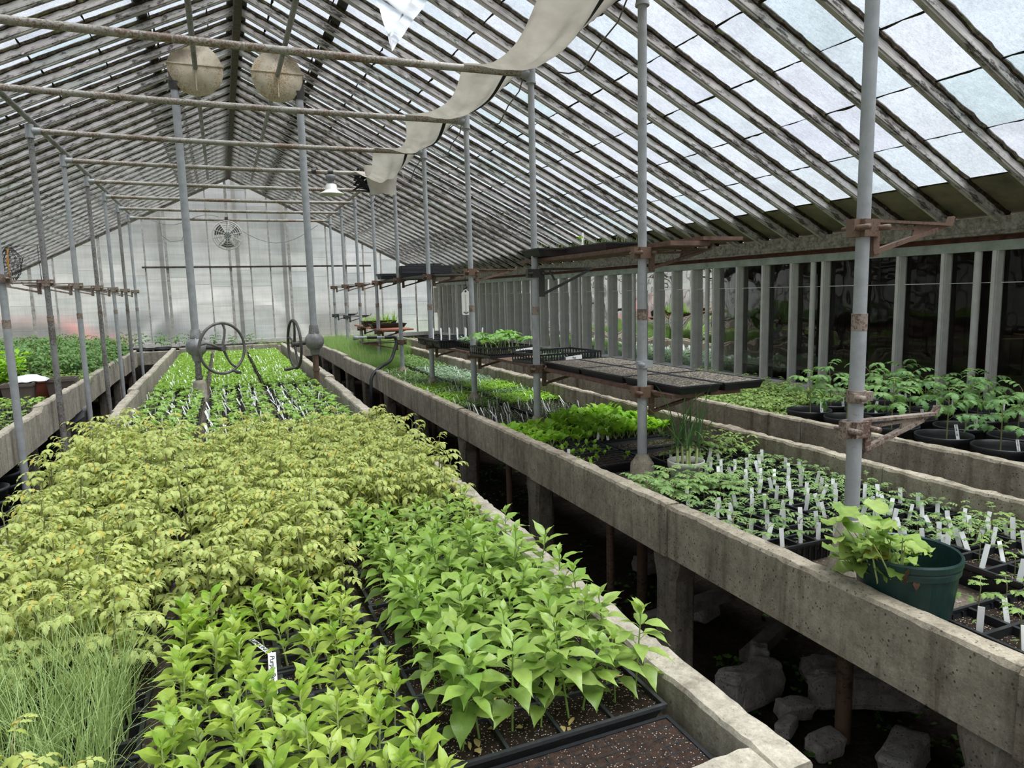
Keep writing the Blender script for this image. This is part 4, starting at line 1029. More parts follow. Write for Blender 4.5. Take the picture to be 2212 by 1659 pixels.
# ================================================================== WINDOWSIDE BED CONTENTS
def bed(kind, x, y, what, plants, name, r, prob=1, soil=None, sc=(.85, 1.15), lab=0, zone='bed', field_=None, h=1.0, jit=.006, gr=None, ztilt=.2):
    g, zs, cells = tray(kind, x, y, ZF, what, soil, gr)
    if plants: fill(g, zs, cells, plants, name, r, prob, jit, sc)
    if field_: carpet(g, zs, field_[r.randrange(len(field_))], r)
    if lab:
        cw = abs(cells[1][1]-cells[0][1])
        for c in cells:
            if r.random() < lab: stick(x+c[0]-cw*.28, y+c[1]-cw*.28, ZF+zs, zone, r, h, ztilt)
    return g
r = random.Random(77)
BXL, BXR = 1.985, 2.575
for i, (x, y) in enumerate(((2.14, 1.12), (2.67, 1.14), (2.58, 1.53))):
    bed('pot4', x, y, 'tray of square black pots with young tomatoes, '+['nearest, beside the bench rim', 'nearest, by the back rim', 'just behind the green pot'][i], TNEAR, 'tomato_seedling', r, .95, lab=1, zone='near', sc=(.8, 1.15), h=1.15)
for k in range(5):
    y = 2.07+.292*k
    if k < 4: bed('pots', BXL if k < 3 else BXL-.0, y, 'tray of tomato pots with labels, front column, %s behind the green pot' % nth(k), TDENSE if k > 1 else TSEED, 'tomato_seedling', r, 1 if k > 1 else .95, lab=.16 if k > 1 else .9, zone='bedtom', sc=(1.0, 1.4) if k > 1 else (.85, 1.2), gr='small black pot trays in the windowside bed') if k < 3 else None
for k in range(-1, 4):
    y = 2.07+.292*k
    bed('pots', BXR, y, 'tray of tomato pots with labels, back column, %s from the near end' % nth(k+1), TSEED, 'tomato_seedling', r, .95, lab=.85, zone='bedtom', sc=(.75, 1.05), gr='small black pot trays in the windowside bed')
bed('pots', 2.56, 3.25, 'tray of bushier tomato seedlings behind the white lemongrass pot', TMID, 'tomato_seedling', r, .9, lab=.3, zone='bedtom', gr=None)
for k in range(2):
    bed('open_', 2.56, 3.55+.29*k, 'nearly empty open black tray behind the lemongrass pot, '+('nearer' if k == 0 else 'farther'), None, '', r)
bed('plug50', 1.99, 3.56, 'peat plug tray of tiny sprouts beside the second pipe post', LETS, 'lettuce_seedling', r, .35, SOIL_R, (.6, 1), .03, 'bedtom')
bed('cell32', 1.99, 3.86, 'plug tray of small sprouts in front of the lettuce', LETS, 'lettuce_seedling', r, .6, SOIL_R, (.7, 1.1))
bed('cell32', 1.99, 4.16, 'cell tray of young lettuce, front column, nearest of the lettuce trays', LET, 'lettuce_seedling', r, .8, SOIL, (.8, 1.1))
for k in range(3):
    if k: bed('plug50', 1.99, 4.16+.29*k+(.22 if k == 2 else 0), 'plug tray of bright lettuce, front column, %s lettuce tray' % nth(k), LET, 'lettuce_seedling', r, .9, SOIL, (.8, 1.15)) if k == 1 else None
    bed('plug50', 2.56, 4.14+.29*k, 'plug tray packed with bright green lettuce, back column, %s lettuce tray' % nth(k), LET, 'lettuce_seedling', r, 1, SOIL, (.95, 1.35), .03, 'lettuce')
for k in range(33):
    y = 4.95+.289*k
    if y > 14.2: break
    for ci, x in enumerate((BXL, BXR+.02)):
        rr = random.Random(k*13+ci); yy = y
        if ci == 0 and min(abs(yy-py(j)) for j in range(10)) < .10: yy += .0
        where = ('front' if ci == 0 else 'back')+' column, %s beyond the lettuce' % nth(k)
        gr = 'far seedling trays in the windowside bed'
        if k < 3: bed('plug72', x, yy, 'dark plug tray with tiny sprouts and thin labels, '+where, None, '', rr, 1, SOIL_R if ci else SOIL, (1, 1), .16, 'bedfar', F_TINY, 1.0, gr=gr)
        elif k < 9: bed('plug50', x, yy, 'tray of narrow-leaved seedlings, '+where, None, '', rr, 1, SOIL, (1, 1), .17, 'bedfar', F_NARR if (k+ci) % 3 else F_GRN, 1.0, gr=gr)
        elif k < 15: bed('plug50', x, yy, 'tray of small dark green seedlings, '+where, None, '', rr, 1, SOIL, (1, 1), .07, 'bedfar', F_GRN if ci == 0 else F_SILV, gr=gr)
        elif ci == 0 and k < 22: bed('plug50', x, yy, 'tray of tall grassy seedlings, '+where, GRS, 'grassy_seedling', rr, .7, SOIL, (.8, 1.1), gr=gr)
        elif k < 22: bed('plug50', x, yy, 'tray of leafy green seedlings, '+where, None, '', rr, 1, SOIL, (1, 1), 0, 'bedfar', F_GRN, gr=gr)
        else: bed('plug50', x, yy, 'tray of tall grassy seedlings, '+where, GRS, 'grassy_seedling', rr, .8, SOIL, (.9, 1.3), gr=gr)
# big dark green nursery pot with a leaning clump of ivy-leaved cuttings
def big_green_pot():
    g = thing('nursery_pot', 'big dark green nursery pot with leaning leafy stems beside the first post', 'plant pot', (1.845, 1.39, ZF))
    b = MB(); seg = 60; prof = [(0, .003), (.112, .003), (.113, .0), (.138, .225), (.143, .228), (.144, .245), (.141, .249), (.147, .253), (.148, .270), (.144, .276), (.139, .272), (.137, .235), (.110, .012), (0, .012)]
    vs = []; fs = []
    for i, (q, z) in enumerate(prof):
        for k in range(seg):
            t = 2*pi*k/seg; rr = q
            if 2 <= i <= 3: rr = q*(1-.012*(1 if (k % 6) in (0,) else 0))
            vs.append((rr*cos(t), rr*sin(t), z))
    for i in range(len(prof)-1):
        for k in range(seg): k2 = (k+1) % seg; fs.append((i*seg+k, i*seg+k2, (i+1)*seg+k2, (i+1)*seg+k))
    b.add(vs, fs, 0, False); b.obj('pot_body', GRNP, g)
    b = MB(); b.lathe([(0, .10), (.118, .10)], (0, 0, 0), 24); b.obj('soil', SOIL, g)
    b = MB(); r = random.Random(4)
    for i in range(34):
        a = r.uniform(2.2, 4.0); p = V((-.062+r.gauss(0, .024), .012+r.gauss(0, .026), .10)); L = r.uniform(.17, .32); pts, q = arc(p, a, r.uniform(1.15, 1.55), L, r.uniform(.1, .7), 5)
        stalk(b, pts, [.0032, .003, .0028, .0024, .002, .0015], 1, 5)
        for u in ((5, 3, 4)[:r.choice((1, 2, 3))]):
            leaf(b, pts[u], r.random()*6.28, r.uniform(-.3, .5), r.uniform(.05, .085), r.uniform(.055, .085), r.uniform(.2, 1.0), 'heart', .2, r.uniform(-.3, .3), 0, .09, r)
    for i in range(12):
        leaf(b, (-.02+r.gauss(0, .03), -.02+r.gauss(0, .03), .24+r.random()*.05), r.random()*6.28, .3, .05, .05, .8, 'heart', .2, 0, 0, .1, r)
    b.obj('ivy_leaved_clump', [L_SWP, STEM_P], g)
    b = MB()
    for i in range(3): leaf(b, (-.12+.03*i, -.10, .27-.02*i), 3+i, -1.2, .045, .02, .3, 'tom3', .3, 0, 0, .1, r)
    b.obj('withered_leaf', simple('withered_brown', (.10, .05, .03), .9), g)
big_green_pot()
def lemongrass():
    g = thing('potted_lemongrass', 'pale grey round pot of tall lemongrass beside the second post', 'potted plant', (2.235, 2.99, ZF))
    b = MB(); b.lathe([(0, .002), (.070, .002), (.088, .12), (.096, .121), (.099, .155), (.094, .157), (.091, .125), (.072, .03), (0, .03)], (0, 0, 0), 32); b.obj('pot_body', POTW, g)
    b = MB(); b.lathe([(0, .125), (.088, .125)], (0, 0, 0), 24); b.obj('soil', SOIL, g)
    b = MB(); r = random.Random(8)
    for (x, y) in ((-.05, 0), (-.015, -.03), (.03, .01), (.05, -.02), (.0, .03), (-.03, .03)):
        p = V((x, y, .12)); top = V((x*1.15, y*1.15, .24)); b.tube([p, top], [.008, .005], 6, 1, False)
        for k in range(5):
            a = r.random()*6.28; s = blades(r.randrange(999), 1, r.uniform(.32, .48), .001, .011, .22, curl=1.3, seg=9); o = len(b.v)
            b.v.extend([(v[0]+top.x, v[1]+top.y, v[2]+top.z-.02) for v in s.v]); b.f.extend([tuple(i+o for i in f) for f in s.f]); b.m.extend(s.m); b.s.extend(s.s)
    b.obj('lemongrass_clump', [L_LEMON, STEM_P], g)
lemongrass()
# ================================================================== WINDOW BENCH CONTENTS
def pot_tomato(x, y, lab, seed, rr=.145, hh=.22, group=None, name='potted_tomato', src=None, soil=SOIL, sc=1.0, z=ZF+.01, nost=False):
    r = random.Random(seed); g = thing(name, lab, 'potted plant', (x, y, z), group)
    key = ('pot', rr, hh)
    if key not in TRAY:
        b = MB(); b.lathe([(0, .002), (rr*.80, .002), (rr*.96, hh-.03), (rr*.985, hh-.026), (rr, hh-.005), (rr*.99, hh+.002), (rr*.955, hh), (rr*.93, hh-.03), (rr*.79, .03), (0, .03)], (0, 0, 0), 36)
        s = MB(); s.grid(lambda u, v: (rr*.9*u*cos(2*pi*v), rr*.9*u*sin(2*pi*v), hh-.06+noise.noise(V((u*4*cos(6.283*v), u*4*sin(6.283*v), 1)))*.012), 6, 24)
        TRAY[key] = (b.mesh('pot_body', BLK), s.mesh('soil', SOIL_G))
    link('pot_body', TRAY[key][0], g); link('soil', TRAY[key][1], g)
    m = (src or TBIG); o = link('tomato_plant', m[r.randrange(len(m))], g, (r.uniform(-.02, .02), r.uniform(-.02, .02), hh-.055), r.random()*6.28, sc*r.uniform(.85, 1.1))
    if not nost: a = r.uniform(-1.2, .3); stick(x+rr*.70*cos(a), y+rr*.70*sin(a)*.6, z+hh-.05, 'potlab', r, 1.15, .12)
    return g
rows = [(3.645, [3.52, 3.20, 2.88, 2.56, 2.24, 1.92, 1.60]), (3.96, [3.62, 3.32, 3.0, 2.68, 2.36, 2.04]), (4.28, [3.45, 3.12, 2.78, 2.45]), (4.60, [3.6, 3.25, 2.9])]
rn = ['front row', 'second row', 'third row', 'row by the windows']
for ri, (x, ys) in enumerate(rows):
    for j, y in enumerate(ys): pot_tomato(x, y, 'round black tomato pot, %s, %s from the far end' % (rn[ri], nth(j)), ri*20+j, group='black tomato pots on the window bench', sc=.95 if ri < 2 else .85)
r = random.Random(5)
for k in range(36):
    y = 3.98+.289*k
    if y > 14.2: break
    for ci, x in enumerate((3.74, 4.32, 4.86)):
        rr = random.Random(k*17+ci+900)
        if ci == 2 and k < 8: continue
        kind = 'plug50'; g, zs, cells = tray(kind, x if ci < 2 else 4.83, y, ZF+.01, 'window bench tray of %s, %s column, %s beyond the pots' % ('tomato seedlings' if k < 7 else 'silvery seedlings', ('front', 'second', 'back')[ci], nth(k)), None, 'far seedling trays on the window bench')
        if k < 7:
            fill(g, zs, cells, TMID, 'tomato_seedling', rr, .62 if ci < 2 else .5, .01, (.8, 1.15))
        else: carpet(g, zs, (F_SILV if k < 22 else F_GRN)[rr.randrange(3)], rr)
        if ci == 0:
            for c in cells:
                if c[0] < -.05 and rr.random() < .45: stick(x+c[0], y+c[1], ZF+zs, 'winlab', rr, .9, .12)
# ================================================================== LOW SIDE BENCH
rr = random.Random(42)
for k in range(9):
    for ci, x in enumerate((-1.91, -2.48)):
        y = 5.1+.289*k
        g, zs, cells = tray('plug72', x, y, ZF, 'plug tray of few sprouts, low bench, %s column, %s from the near end' % (('front', 'back')[ci], nth(k)), None, 'sparse plug trays on the low bench')
        fill(g, zs, cells, CUC, 'squash_seedling', rr, .12 if k < 5 else .3, .01, (.7, 1.1))
for i, (x, y) in enumerate(((-1.86, 7.85), (-2.46, 7.85), (-1.86, 8.17))):
    g, zs, cells = tray('plug50', x, y, ZF, 'black tray of pale sprouting seedlings before the taupe pots, '+('nearest the rim', 'away from the rim', 'touching the pots')[i], SOIL_G)
    fill(g, zs, cells, CUC, 'squash_seedling', rr, .7, .01, (.9, 1.5))
def taupe_pot(x, y, rz, lab, mat, extra=None, w=.28, h=.24):
    g = thing('square_pot', lab, 'plant pot', (x, y, ZF), None, rz); b = MB(); t = .8; hw = w/2; cs = [(-1, -1), (1, -1), (1, 1), (-1, 1)]
    vs = [(a*hw*t, c*hw*t, 0) for a, c in cs]+[(a*hw, c*hw, h) for a, c in cs]+[(a*(hw-.012), c*(hw-.012), h) for a, c in cs]+[(a*hw*.9*t, c*hw*.9*t, h-.12) for a, c in cs]
    b.add(vs, [(3, 2, 1, 0)]+[(o+i, o+(i+1) % 4, o+4+(i+1) % 4, o+4+i) for o in (0, 4, 8) for i in range(4)]+[(12, 13, 14, 15)])
    b.bb(-hw-.006, hw+.006, -hw-.006, -hw+.004, h-.03, h+.002); b.bb(-hw-.006, -hw+.004, -hw, hw, h-.03, h+.002); b.bb(hw-.004, hw+.006, -hw, hw, h-.03, h+.002)
    b.obj('pot_body', mat, g); return g
taupe_pot(-2.07, 8.80, .05, 'taupe square plastic pot on the low bench, nearer of two', TAUPE)
taupe_pot(-1.73, 9.12, .05, 'taupe square plastic pot on the low bench, beside the rim', TAUPE)
taupe_pot(-1.96, 9.22, .1, 'brick red plastic pot tucked between the taupe pots', BRICK, w=.18, h=.23)
b = MB(); b.grid(lambda u, v: ((u-.5)*.34, (v-.5)*.24, .07*max(0, sin(pi*u))**.6*max(0, sin(pi*v))**.5+noise.noise(V((u*5, v*5, 2)))*.012), 18, 12)
tag(b.obj('plastic_bag', simple('white_bag_film', (.72, .73, .72), .35, .2, 14), None, (-2.0, 8.93, ZF+.245)), 'crumpled white plastic bag lying across the taupe pots', 'bag')
def lime_bush(i):
    r = random.Random(i); b = MB()
    for s in range(9):
        a = r.random()*6.28; pts, q = arc((r.gauss(0, .02), r.gauss(0, .02), 0), a, r.uniform(1.0, 1.5), r.uniform(.28, .42), .3, 6); stalk(b, pts, .004, 1, 4)
        for k in range(2, 7):
            for z_ in range(2): leaf(b, pts[k], r.random()*6.28, r.uniform(-.2, .5), r.uniform(.07, .12), r.uniform(.06, .09), r.uniform(.5, 1.1), 'heart', .22, r.uniform(-.3, .3), 0, .06, r)
    return b
LM = [lime_bush(i).mesh('lime_bush', [L_LIME, STEM_P]) for i in range(3)]
for i, (x, y, s) in enumerate(((-2.32, 9.2, 1.0), (-2.62, 9.0, 1.05), (-2.62, 9.5, 1.15), (-2.95, 9.3, 1.15), (-2.35, 9.65, 1.1), (-3.0, 8.8, 1.0))):
    g = thing('potted_lime_bush', 'bushy lime green heart-leaved plant on the low bench, %s of six from the rim' % nth(i), 'potted plant', (x, y, ZF), 'lime green bushes on the low bench')
    b = MB(); b.lathe([(0, .002), (.08, .002), (.10, .15), (.105, .17), (.095, .17), (.08, .13), (0, .13)], (0, 0, 0), 20); b.obj('pot_body', BLK, g); link('lime_bush', LM[i % 3], g, (0, 0, .12), i, s)
for i, y in enumerate((9.62, 9.92)):
    g, zs, cells = tray('deep', -1.83, y, ZF, 'tray of pale bushy seedlings right behind the taupe pots, '+('nearer' if i == 0 else 'farther'))
    fill(g, zs, cells, TMID, 'seedling', rr, .9, .01, (.8, 1.2))
for k in range(13):
    y = 10.3+.32*k
    for ci, x in enumerate((-1.90, -2.50, -3.10, -3.70)):
        if y < 10.5 and ci > 1: continue
        g, zs, cells = tray('deep', x, y, ZF, 'tray of tall tomato plants, low bench, %s column from the rim, %s row' % (nth(ci), nth(k)), None, 'tall tomato trays on the low bench')
        fill(g, zs, [c for q, c in enumerate(cells) if q % 2 == ci % 2], TMASS, 'tomato_plant', rr, .9, .02, (.75, 1.05) if ci == 0 else (.9, 1.2))
# ================================================================== GABLE BENCH
n = 0
for i, x in enumerate([-4.0, -3.68, -3.36, -3.04, -2.72, -2.40, -2.08, -1.76, -1.44, -1.12, -.80, -.48, -.16, .16, .48]):
    pot_tomato(x, 14.82+.03*(i % 2), 'black pot of tomato in the gable bench front row, %s from the low corner' % nth(i), 300+i, .15, .19, 'tomato pots on the gable bench', src=TBIG, z=.66, sc=1.0 if i < 10 else .8, nost=True)
for i in range(9):
    x = .85+.56*(i % 8); g, zs, cells = tray('pots', x-.02+(0 if i < 8 else 0), 14.85 if i < 8 else 15.2, .66, 'black tray of small tomato seedlings on the gable bench, %s from the middle' % nth(i), None, 'seedling trays on the gable bench')
    fill(g, zs, cells, TMID if i < 4 else TSEED, 'tomato_seedling', rr, .9, .01, (.8, 1.2))
for i in range(11):
    x = -3.9+.46*i; pot_tomato(x, 15.35, 'black pot of tomato in the gable bench second row, %s from the low corner' % nth(i), 340+i, .15, .19, 'tomato pots on the gable bench', src=TMASS if i < 8 else TMID, z=.66, sc=.85, nost=True)
# ================================================================== SHELVES ON THE PIPE POSTS
def plank(name, lab, x0, x1, y0, y1, z, mat=SHELFW, th=.022, group=None, bow=0):
    b = MB(); n = 12
    b.grid(lambda u, v: (x0+(x1-x0)*v, y0+(y1-y0)*u, z+th+bow*sin(pi*u)), n, 1, 0, False); b.grid(lambda u, v: (x0+(x1-x0)*v, y1-(y1-y0)*u, z+bow*sin(pi*u)), n, 1, 0, False)
    for a in (x0, x1): b.grid(lambda u, v: (a, y0+(y1-y0)*(u if a == x1 else 1-u), z+th*v+bow*sin(pi*u)), n, 1, 0, False)
    for a in (y0, y1): b.grid(lambda u, v: (x0+(x1-x0)*(u if a == y0 else 1-u), a, z+th*v), 1, 1, 0, False)
    return tag(b.obj(name, mat), lab, 'shelf board', group)
SZ = 1.173
plank('shelf_board', 'long weathered board on the lower brackets, next to the posts', 2.15, 2.36, 3.0, 7.6, SZ)
plank('shelf_board', 'long weathered board on the lower brackets, on the window side', 2.40, 2.60, 3.0, 7.6, SZ)
tz = SZ+.022
for i, (x, y) in enumerate(((2.31, 3.24), (2.60, 3.24), (2.31, 3.80), (2.60, 3.80), (2.31, 4.35), (2.60, 4.35))):
    g, zs, cells = tray('fine', x, y, tz, 'wide flat of bare seed mix on the lower shelf, %s' % ['nearest, post side', 'nearest, window side', 'middle, post side', 'middle, window side', 'farthest, post side', 'farthest, window side'][i], SOIL_G, None, pi/2, 'seed_flat')
    if i < 2: g.rotation_euler = (0, 0, pi/2+.02)
def basket(x, y, z, rz, lab, L=.54, W=.28, H=.075, sign=None):
    g = thing('web_tray', lab, 'tray', (x, y, z), None, rz); b = MB(); hx, hy = L/2, W/2
    for s in (-1, 1):
        b.bb(-hx, hx, s*hy-.006, s*hy+.006, H-.014, H); b.bb(s*hx-.006, s*hx+.006, -hy, hy, H-.014, H)
        b.bb(-hx, hx, s*hy-.004, s*hy+.004, 0, .02); b.bb(s*hx-.004, s*hx+.004, -hy, hy, 0, .02)
        for i in range(23): xx = -hx+L*i/22; b.bb(xx-.004, xx+.004, s*hy-.003, s*hy+.003, .015, H-.01)
        for i in range(11): yy = -hy+W*i/10; b.bb(s*hx-.003, s*hx+.003, yy-.004, yy+.004, .015, H-.01)
    for i in range(12): xx = -hx+L*i/11; b.bb(xx-.003, xx+.003, -hy, hy, 0, .005)
    for i in range(7): yy = -hy+W*i/6; b.bb(-hx, hx, yy-.003, yy+.003, 0, .006)
    b.obj('tray_shell', BLK, g); return g
g = basket(2.45, 4.98, tz, .10, 'open black web tray with a few sprouts at one end, beside the third post', .56, .44, .085)
b = merge_field(SPR_N, [(-.12+.03*i, -.02+.03*j) for i in range(7) for j in range(5)], 3, (.6, .9), .01); tag(b.obj('sprouts', [L_SILV, STEM_P], g, (0, 0, .012)), None, None, None, 'stuff')
b = MB(); b.box((.02, -.226, .042), (.15, .002, .032), 0, RY(-.06)); o = b.obj('name_strip', LABW, g); link('handwriting', text_mesh('Thai', .022), o, (.02, -.2275, .042)).rotation_euler = (pi/2, 0, 0)
g = basket(2.30, 5.75, tz, .10, 'black web tray of leafy bean plants with a Bush Bean name strip', .46, .42, .09)
b = MB(); b.box((.10, -.214, .052), (.17, .002, .034), 0, RY(-.08)); o = b.obj('name_strip', LABW, g); q = link('handwriting', text_mesh('Bush Bean', .027), o, (.10, -.2155, .052)); q.rotation_euler = (pi/2, -.08*0, 0)
def bean(i):
    r = random.Random(i); b = MB(); h = r.uniform(.13, .19); pts, q = arc((0, 0, 0), r.random()*6, 1.4, h, .3, 4); stalk(b, pts, .0028, 1, 5); a = r.random()*6
    for k in range(2): leaf(b, pts[-1], a+pi*k, r.uniform(-.1, .3), r.uniform(.085, .12), r.uniform(.075, .10), r.uniform(.4, 1.2), 'heart', .18, r.uniform(-.4, .4), 0, .07, r)
    leaf(b, pts[-1], a+1.5, .8, .05, .04, .8, 'heart', .3, 0, 0, .05, r); return b
BN = stock(bean, 5, [L_BEAN, STEM_P], 'bean_plant')
for i in range(5):
    for j in range(4): link('bean_plant', BN[rr.randrange(5)], g, (-.18+.09*i+rr.uniform(-.01, .01), -.15+.10*j, .02), rr.random()*6, rr.uniform(.8, 1.1))
b = MB(); b.grid(lambda u, v: (-.21+.42*u, -.19+.38*v, .03), 4, 4); b.obj('soil', SOIL, g)
g = basket(2.40, 6.52, tz, .03, 'black web tray of silvery seedlings beyond the bean plants', .40, .54, .085)
b = merge_field(SPR_S, [(-.17+.026*i, -.24+.026*j) for i in range(14) for j in range(19)], 3, (1.0, 1.5), .01, .9); tag(b.obj('seedlings', [L_SILV, STEM_P], g, (0, 0, .05)), None, None, None, 'stuff')
b = MB(); b.grid(lambda u, v: (-.19+.38*u, -.26+.52*v, .05), 4, 4); b.obj('soil', SOIL, g)
for i in range(3):
    g, zs, cells = tray('pots', 2.30+.0*i, 7.0+.285*i, tz, 'row of small black pots with tall white labels on the lower shelf, %s' % nth(i), SOIL)
    if i == 2: continue
    for c in cells[::3]: LABELS.append((2.30+c[0], 7.0+.285*i+c[1], tz+zs, rr.gauss(0, .1), rr.gauss(0, .08), rr.uniform(-.4, .4), 1.5, 'shelf'))
# upper shelf
plank('shelf_board', 'bowed dark board on the upper brackets between the second and third posts', 2.15, 2.40, 3.02, 4.98, 1.972, SHELFW, .024, None, -.006)
plank('shelf_board', 'short rusty-edged board lying on the second post upper bracket', 2.34, 2.60, 3.0, 3.42, 1.998, SHELFW, .02)
for i, (x, y, rz) in enumerate(((2.33, 4.62, .06), (2.40, 4.16, .04))):
    g, zs, cells = tray('plug72', x, y, 1.998, 'thin plug tray on the upper board, '+('hanging over the third post side' if i == 0 else 'nearer, with one green leaf'), SOIL, None, rz+(0 if i == 0 else pi/2), 'seedling_tray')
    if i: link('squash_seedling', CUC[0], g, (.20, .04, zs), 1, 1.3); carpet(g, zs, F_TINY[0], rr)
    else: carpet(g, zs, F_TINY[1], rr)
LABELS.append((2.44, 4.50, 2.04, .02, .02, .1, 1.5, 'upper'))
plank('shelf_board', 'dark board on the far upper brackets under the stacked trays', 2.14, 2.42, 7.3, 10.4, 1.955, IRON, .02)
def stack(x, y, z, n, lab0, L=.545, W=.28, rz=0):
    for i in range(n):
        g = thing('stacked_tray', (lab0 % nth(i)), 'tray', (x, y, z+.0165*i), 'stacked black trays on the upper shelf', rz)
        b = MB(); hx, hy = L/2, W/2
        for s in (-1, 1): b.bb(-hx, hx, s*hy-.008, s*hy+.004, .052, .064); b.bb(s*hx-.008, s*hx+.004, -hy, hy, .052, .064); b.box((0, s*(hy-.012), .03), (L-.03, .003, .05), 0, RX(s*-.2)); b.box((s*(hx-.012), 0, .03), (.003, W-.03, .05), 0, RY(s*.2))
        b.bb(-hx+.02, hx-.02, -hy+.02, hy-.02, .003, .006); b.obj('tray_shell', BLK2, g)
stack(2.46, 8.85, 1.976, 6, 'black tray in the stack on the upper shelf, %s from the bottom', .66, .30)
stack(2.30, 9.75, 1.976, 2, 'black tray in the low stack behind the big tray stack, %s from the bottom', .5, .28)
g = thing('cell_pack', 'black cell pack upside down on top of the tray stack', 'tray', (2.46, 8.88, 2.125))
b = MB()
for i in range(4): b.bb(-.22+.11*i+.004, -.11+.11*i-.004, -.10, .10, 0, .028)
b.bb(-.225, .225, -.11, .11, -.002, .004); b.obj('tray_shell', BLK2, g)
# far lower shelf with a spider plant tray
plank('shelf_board', 'orange-brown board on the far lower brackets under the spidery plants', 2.10, 2.56, 9.9, 12.2, 1.245, simple('orange_brown_board', (.30, .11, .06), .8, .3, 12), .02)
g, zs, cells = tray('deep', 2.33, 11.25, 1.27, 'black pots with pale spidery plants on the far lower shelf', SOIL, None, 0)
SP = stock(lambda i: blades(300+i, 22, .20, .02, .012, .8, curl=.9), 3, [L_LET], 'spidery_plant')
fill(g, zs, cells[::4], SP, 'spidery_plant', rr, 1, .01, (.8, 1.2))
g, zs, cells = tray('flat', 2.33, 10.6, 1.268, 'second black tray on the far lower shelf, in front of the spidery plants', SOIL, None, 0)
# ================================================================== PLANT LABELS
def emit_labels():
    me = MB(); me.prism([(-.0086, .0), (.0, -.022), (.0086, 0), (.0086, .085), (-.0086, .085)], -.0006, .0006, 'xz'); m_plain = me.mesh('plant_label', LABW)
    me2 = MB(); me2.prism([(-.0086, .0), (.0, -.022), (.0086, 0), (.0086, .085), (-.0086, .085)], -.0006, .0006, 'xz')
    r = random.Random(2)
    for j in range(9): z = .030+.006*j; w = r.uniform(.002, .0055); me2.bb(-w, w*.6, -.0010, -.0006, z, z+.003, 1)
    m_ink = me2.mesh('plant_label', [LABW, INK])
    cam = V((0, 0, 1.75)); L = sorted(LABELS, key=lambda q: (V(q[:3])-cam).length)
    # keep those the view can hold first
    F = V((sin(.3921), cos(.3921), 0))
    vis = [q for q in L if V((q[0], q[1], 0)).normalized().dot(F) > .70]
    txt = dict(near='tall white plastic label in a square pot next to the big green pot', bedtom='white plastic label among the small tomato pots of the windowside bed', squash='thin white label leaning among the sparse round-leaved seedlings', seed='white label among the dense small seedlings of the middle bench', lettuce='white label standing among the lettuce', bedfar='white label among far seedlings of the windowside bed', potlab='printed white label in a round black tomato pot', winlab='white label among the tomato seedlings on the window bench', shelf='tall white label in the small pots on the lower shelf', upper='white label standing in the upper shelf tray')
    mb = MB(); n = 0
    for q in vis:
        x, y, z, a, c, rz, h, zone = q; m = m_ink if zone in ('potlab',) or (zone in ('winlab',) and n % 2) else m_plain
        if n < 300:
            o = link('plant_label', m, None, (x, y, z)); o.rotation_euler = (a*.6, c, rz); o.scale = (1, 1, h); tag(o, txt[zone], 'plant label', 'white labels: '+zone+' area'); n += 1
        else:
            E_ = Matrix.Translation((x, y, z)) @ (RZ(rz) @ RY(c) @ RX(a)).to_4x4(); o = len(mb.v); w = .0078
            vs = [(-w, 0, 0), (w, 0, 0), (w, 0, .092*h), (-w, 0, .092*h), (-w, .001, 0), (w, .001, 0), (w, .001, .092*h), (-w, .001, .092*h)]
            mb.add([E_ @ V(v) for v in vs], [(0, 1, 2, 3), (7, 6, 5, 4), (0, 4, 5, 1), (2, 6, 7, 3), (1, 5, 6, 2), (0, 3, 7, 4)])
    tag(mb.obj('plant_labels', LABW), 'scatter of white plastic labels in the far seedling trays', 'plant labels', None, 'stuff')
emit_labels()
